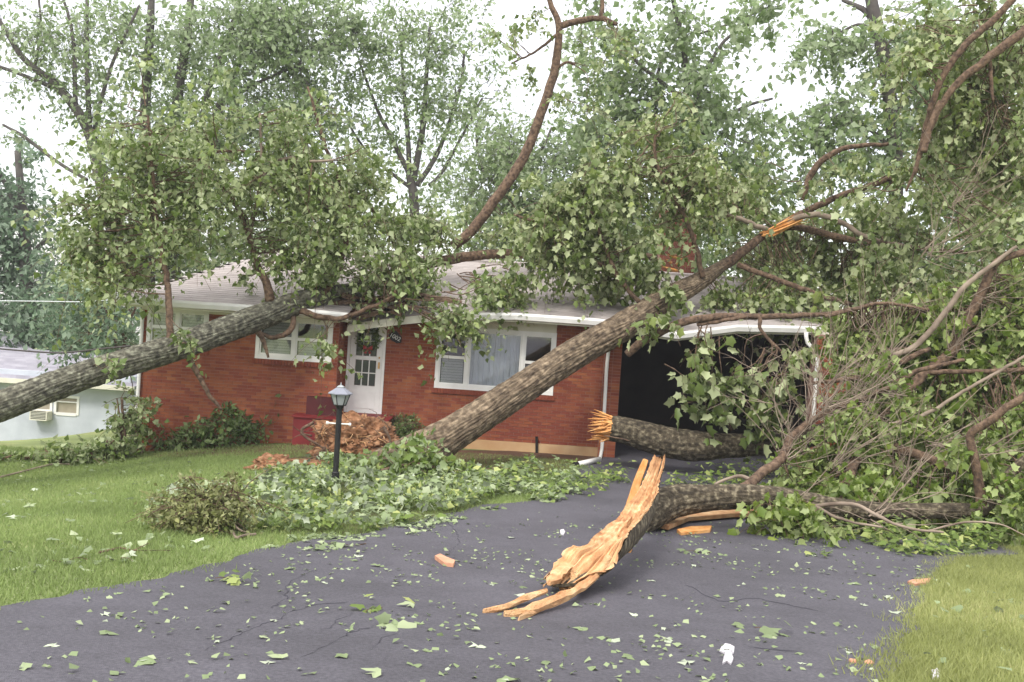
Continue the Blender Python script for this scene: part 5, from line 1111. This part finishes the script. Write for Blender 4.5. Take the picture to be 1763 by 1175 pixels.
for (x, y) in [(50, 880), (160, 870), (90, 940), (230, 965), (340, 940), (20, 900), (280, 890), (120, 905), (200, 930), (60, 850)]:
    g = G(x, y); o = bpy.data.objects.new('fallen_leaf', lms[R.randint(24)]); col.objects.link(o); s_ = .12+.05*R.rand(); o.location = (g[0], g[1], g[2]+.05); o.scale = (s_,)*3; o.rotation_euler = (R.normal()*.1, R.normal()*.1, R.rand()*6.3)
    tag(o, 'single fallen pale leaf lying on the green lawn', 'leaf', 'fallen leaves on the lawn')
# sprigs: several big leaves on a stem
def sprig(px, py, n, sz, label, stem=.25, m=None, spread=.16, h=.06):
    g = G(px, py); e = empty('leaf_sprig', g, label, 'leaf sprig'); a = R.rand()*6.3
    mb = MB(); st = [g+np.array([math.cos(a)*t*stem, math.sin(a)*t*stem*.6, .03+.02*math.sin(t*3)]) for t in np.linspace(-1, 1, 7)]; mb.tube(st, np.linspace(.006, .003, 7), 5); mb.build('stem', M['limb'], e)
    for i in range(n):
        p = g+np.array([R.normal()*spread, R.normal()*spread*.9, .03+h*R.rand()]); V, Fc = leaf_arrays(p[None], sz*(.7+.5*R.rand()), LOBED, .0, .8)
        big_mesh('leaf', V, Fc, 3, m or M['leafDrop'], e, np.full(len(Fc), R.rand()))
sprig(405, 1008, 9, .10, 'dark green leaf sprig standing on the left part of the driveway', .2, M['leafIvy'], .09, .1)
sprig(1325, 1098, 9, .13, 'large pale leaf sprig on the driveway above the white scrap', .2, None, .1, .08)
sprig(642, 1058, 8, .11, 'green leaf sprig on the middle of the driveway', .16, M['leafIvy'], .1, .05)
sprig(672, 1086, 5, .16, 'pale crumpled maple leaves with reddish stalk on the driveway', .2, None, .05, .05)
sprig(690, 905, 12, .15, 'drooping leaf cluster hanging over the driveway edge of the ivy', .25, M['leafIvy'], .16, .14)
sprig(1420, 962, 10, .12, 'flattened leaf sprig on the driveway before the right litter', .2, M['leafIvy'], .16, .05)
sprig(1200, 955, 8, .11, 'pale leaf sprig between the split tree and the right litter', .2, None, .14, .05)
sprig(590, 862+80, 9, .12, 'pale leaf sprig at the edge of the driveway below the ivy', .3, None, .2, .04)
sprig(120, 970, 5, .12, 'pale leaf sprig in the lower left lawn', .15, None, .09, .05)
sprig(205, 968, 5, .12, 'leaf sprig with dark bud right of the pale sprig in the lawn', .15, None, .09, .05)
# twig on the lawn
g = [G(x, y, .03) for x, y in ((170, 952), (195, 946), (205, 943), (230, 948), (262, 948), (294, 948))]
e = empty('fallen_twig', g[2], 'thin bare brown twig lying on the lower left lawn', 'twig'); mb = MB(); mb.tube(g, np.linspace(.012, .004, 6), 5); mb.tube([g[3], g[3]+np.array([.1, .12, .05])], [.006, .003], 4); mb.build('stick', M['limb'], e)
g = [G(x, y, .05) for x, y in ((400, 905), (405, 925), (420, 922), (440, 920))]
e = empty('fallen_twig', g[1], 'pale curved stick at the base of the brownish shrub', 'twig'); mb = MB(); mb.tube(catmull(np.array(g), .05), .014, 6); mb.tube(catmull(np.array([G(402, 900, .12), G(412, 912, .1), G(432, 920, .03)]), .05), .01, 5); mb.build('stick', M['paletwig'], e)
g = [G(x, y, .04) for x, y in ((0, 822), (40, 812), (90, 800), (120, 800))]
e = empty('fallen_twig', g[1], 'long thin branch at the far edge of the left lawn', 'twig'); mb = MB(); mb.tube(catmull(np.array(g), .1), .02, 6); mb.build('stick', M['paletwig'], e)
# white scraps
def scrap(px, py, pts, label):
    g = G(px, py); e = empty('paper_scrap', g, label, 'litter'); k = g[1]/F_*1.0
    mb = MB(); ring = []
    for (a, b) in pts: q = G(px+a, py+b); ring.append(q+np.array([0, 0, .026+.012*R.rand()]))
    c = np.mean(ring, 0)+np.array([0, 0, .008]); n = len(ring)
    mid = [c+(q-c)*.55+np.array([0, 0, .03*R.rand()-.008]) for q in ring]
    for i in range(n): mb.poly([c, mid[i], mid[(i+1) % n]]); mb.poly([mid[i], ring[i], ring[(i+1) % n], mid[(i+1) % n]])
    for i in range(n): mb.poly([ring[i], ring[i]-np.array([0, 0, .02]), ring[(i+1) % n]-np.array([0, 0, .02]), ring[(i+1) % n]])
    mb.build('crumpled_sheet', M['paper'], e)
scrap(1250, 1134, [(-9, -13), (-2, -19), (6, -16), (14, -13), (13, -3), (7, 3), (12, 9), (8, 18), (1, 13), (-7, 17), (-5, 6), (-1, -1), (-12, -5)], 'crumpled white paper scrap on the lower right driveway')
scrap(968, 920, [(-4, -4), (2, -5), (5, 0), (2, 5), (-3, 4)], 'tiny white scrap on the driveway left of the split tree')
scrap(1610, 1168, [(-7, -5), (2, -7), (8, -2), (6, 6), (-5, 6)], 'white scrap in the right lawn at the bottom edge')
# pebbles
for (x, y) in ((1467, 1146), (1494, 1148)):
    g = G(x, y); o = lump('pebble', g+np.array([0, 0, .025]), (.03, .025, .02), M['chip'], None, int(x), 2, .3); tag(o, 'small reddish pebble by the lower right driveway edge, ' + ('left one' if x < 1480 else 'right one') + ' of two', 'pebble', 'reddish pebbles on the driveway')

# ================================================================== WIRES
def wire(name, pts, r, m, label):
    mb = MB(); mb.tube(catmull(np.array([P(*p) for p in pts]), .4), r, 5); tag(mb.build(name, m, smooth=True), label, 'cable')
wire('overhead_wire', [(-60, 518, 26), (60, 519, 26), (140, 520, 25), (198, 516, 23.5)], .012, M['wirew'], 'pale overhead wire running from the left edge to the roof corner')
wire('sagging_wire', [(-60, 596, 28), (0, 601, 27), (60, 606, 26.5), (110, 608, 26), (165, 602, 25.5), (225, 596, 25)], .024, M['wire'], 'dark sagging wire below the pale one at the left')
# broken boards where the trunk lies on the eave
for i, (x, y, an) in enumerate([(600, 520, 10), (640, 525, -14), (690, 515, 8), (735, 512, -6), (660, 535, 22)]):
    c = P(x, y, 21.2); a = math.radians(an); d = np.array([math.cos(a), 0, math.sin(a)])*(.45+.3*R.rand()); mb = MB(); n_ = np.array([-math.sin(a), 0, math.cos(a)])*.05
    e = empty('broken_board', c, ['short broken board leftmost under the leaves over the front door', 'broken board tilting down over the front door', 'broken board right above the porch eave', 'broken board lying flat on the eave left of the picture window', 'steep broken board hanging over the door head'][i], 'board', 'broken roof boards above the front door')
    mb.prism([c-d-n_, c+d-n_, c+d+n_*.6, c-d+n_], (0, .14, .03)); mb.build('board', M['limb'], e)
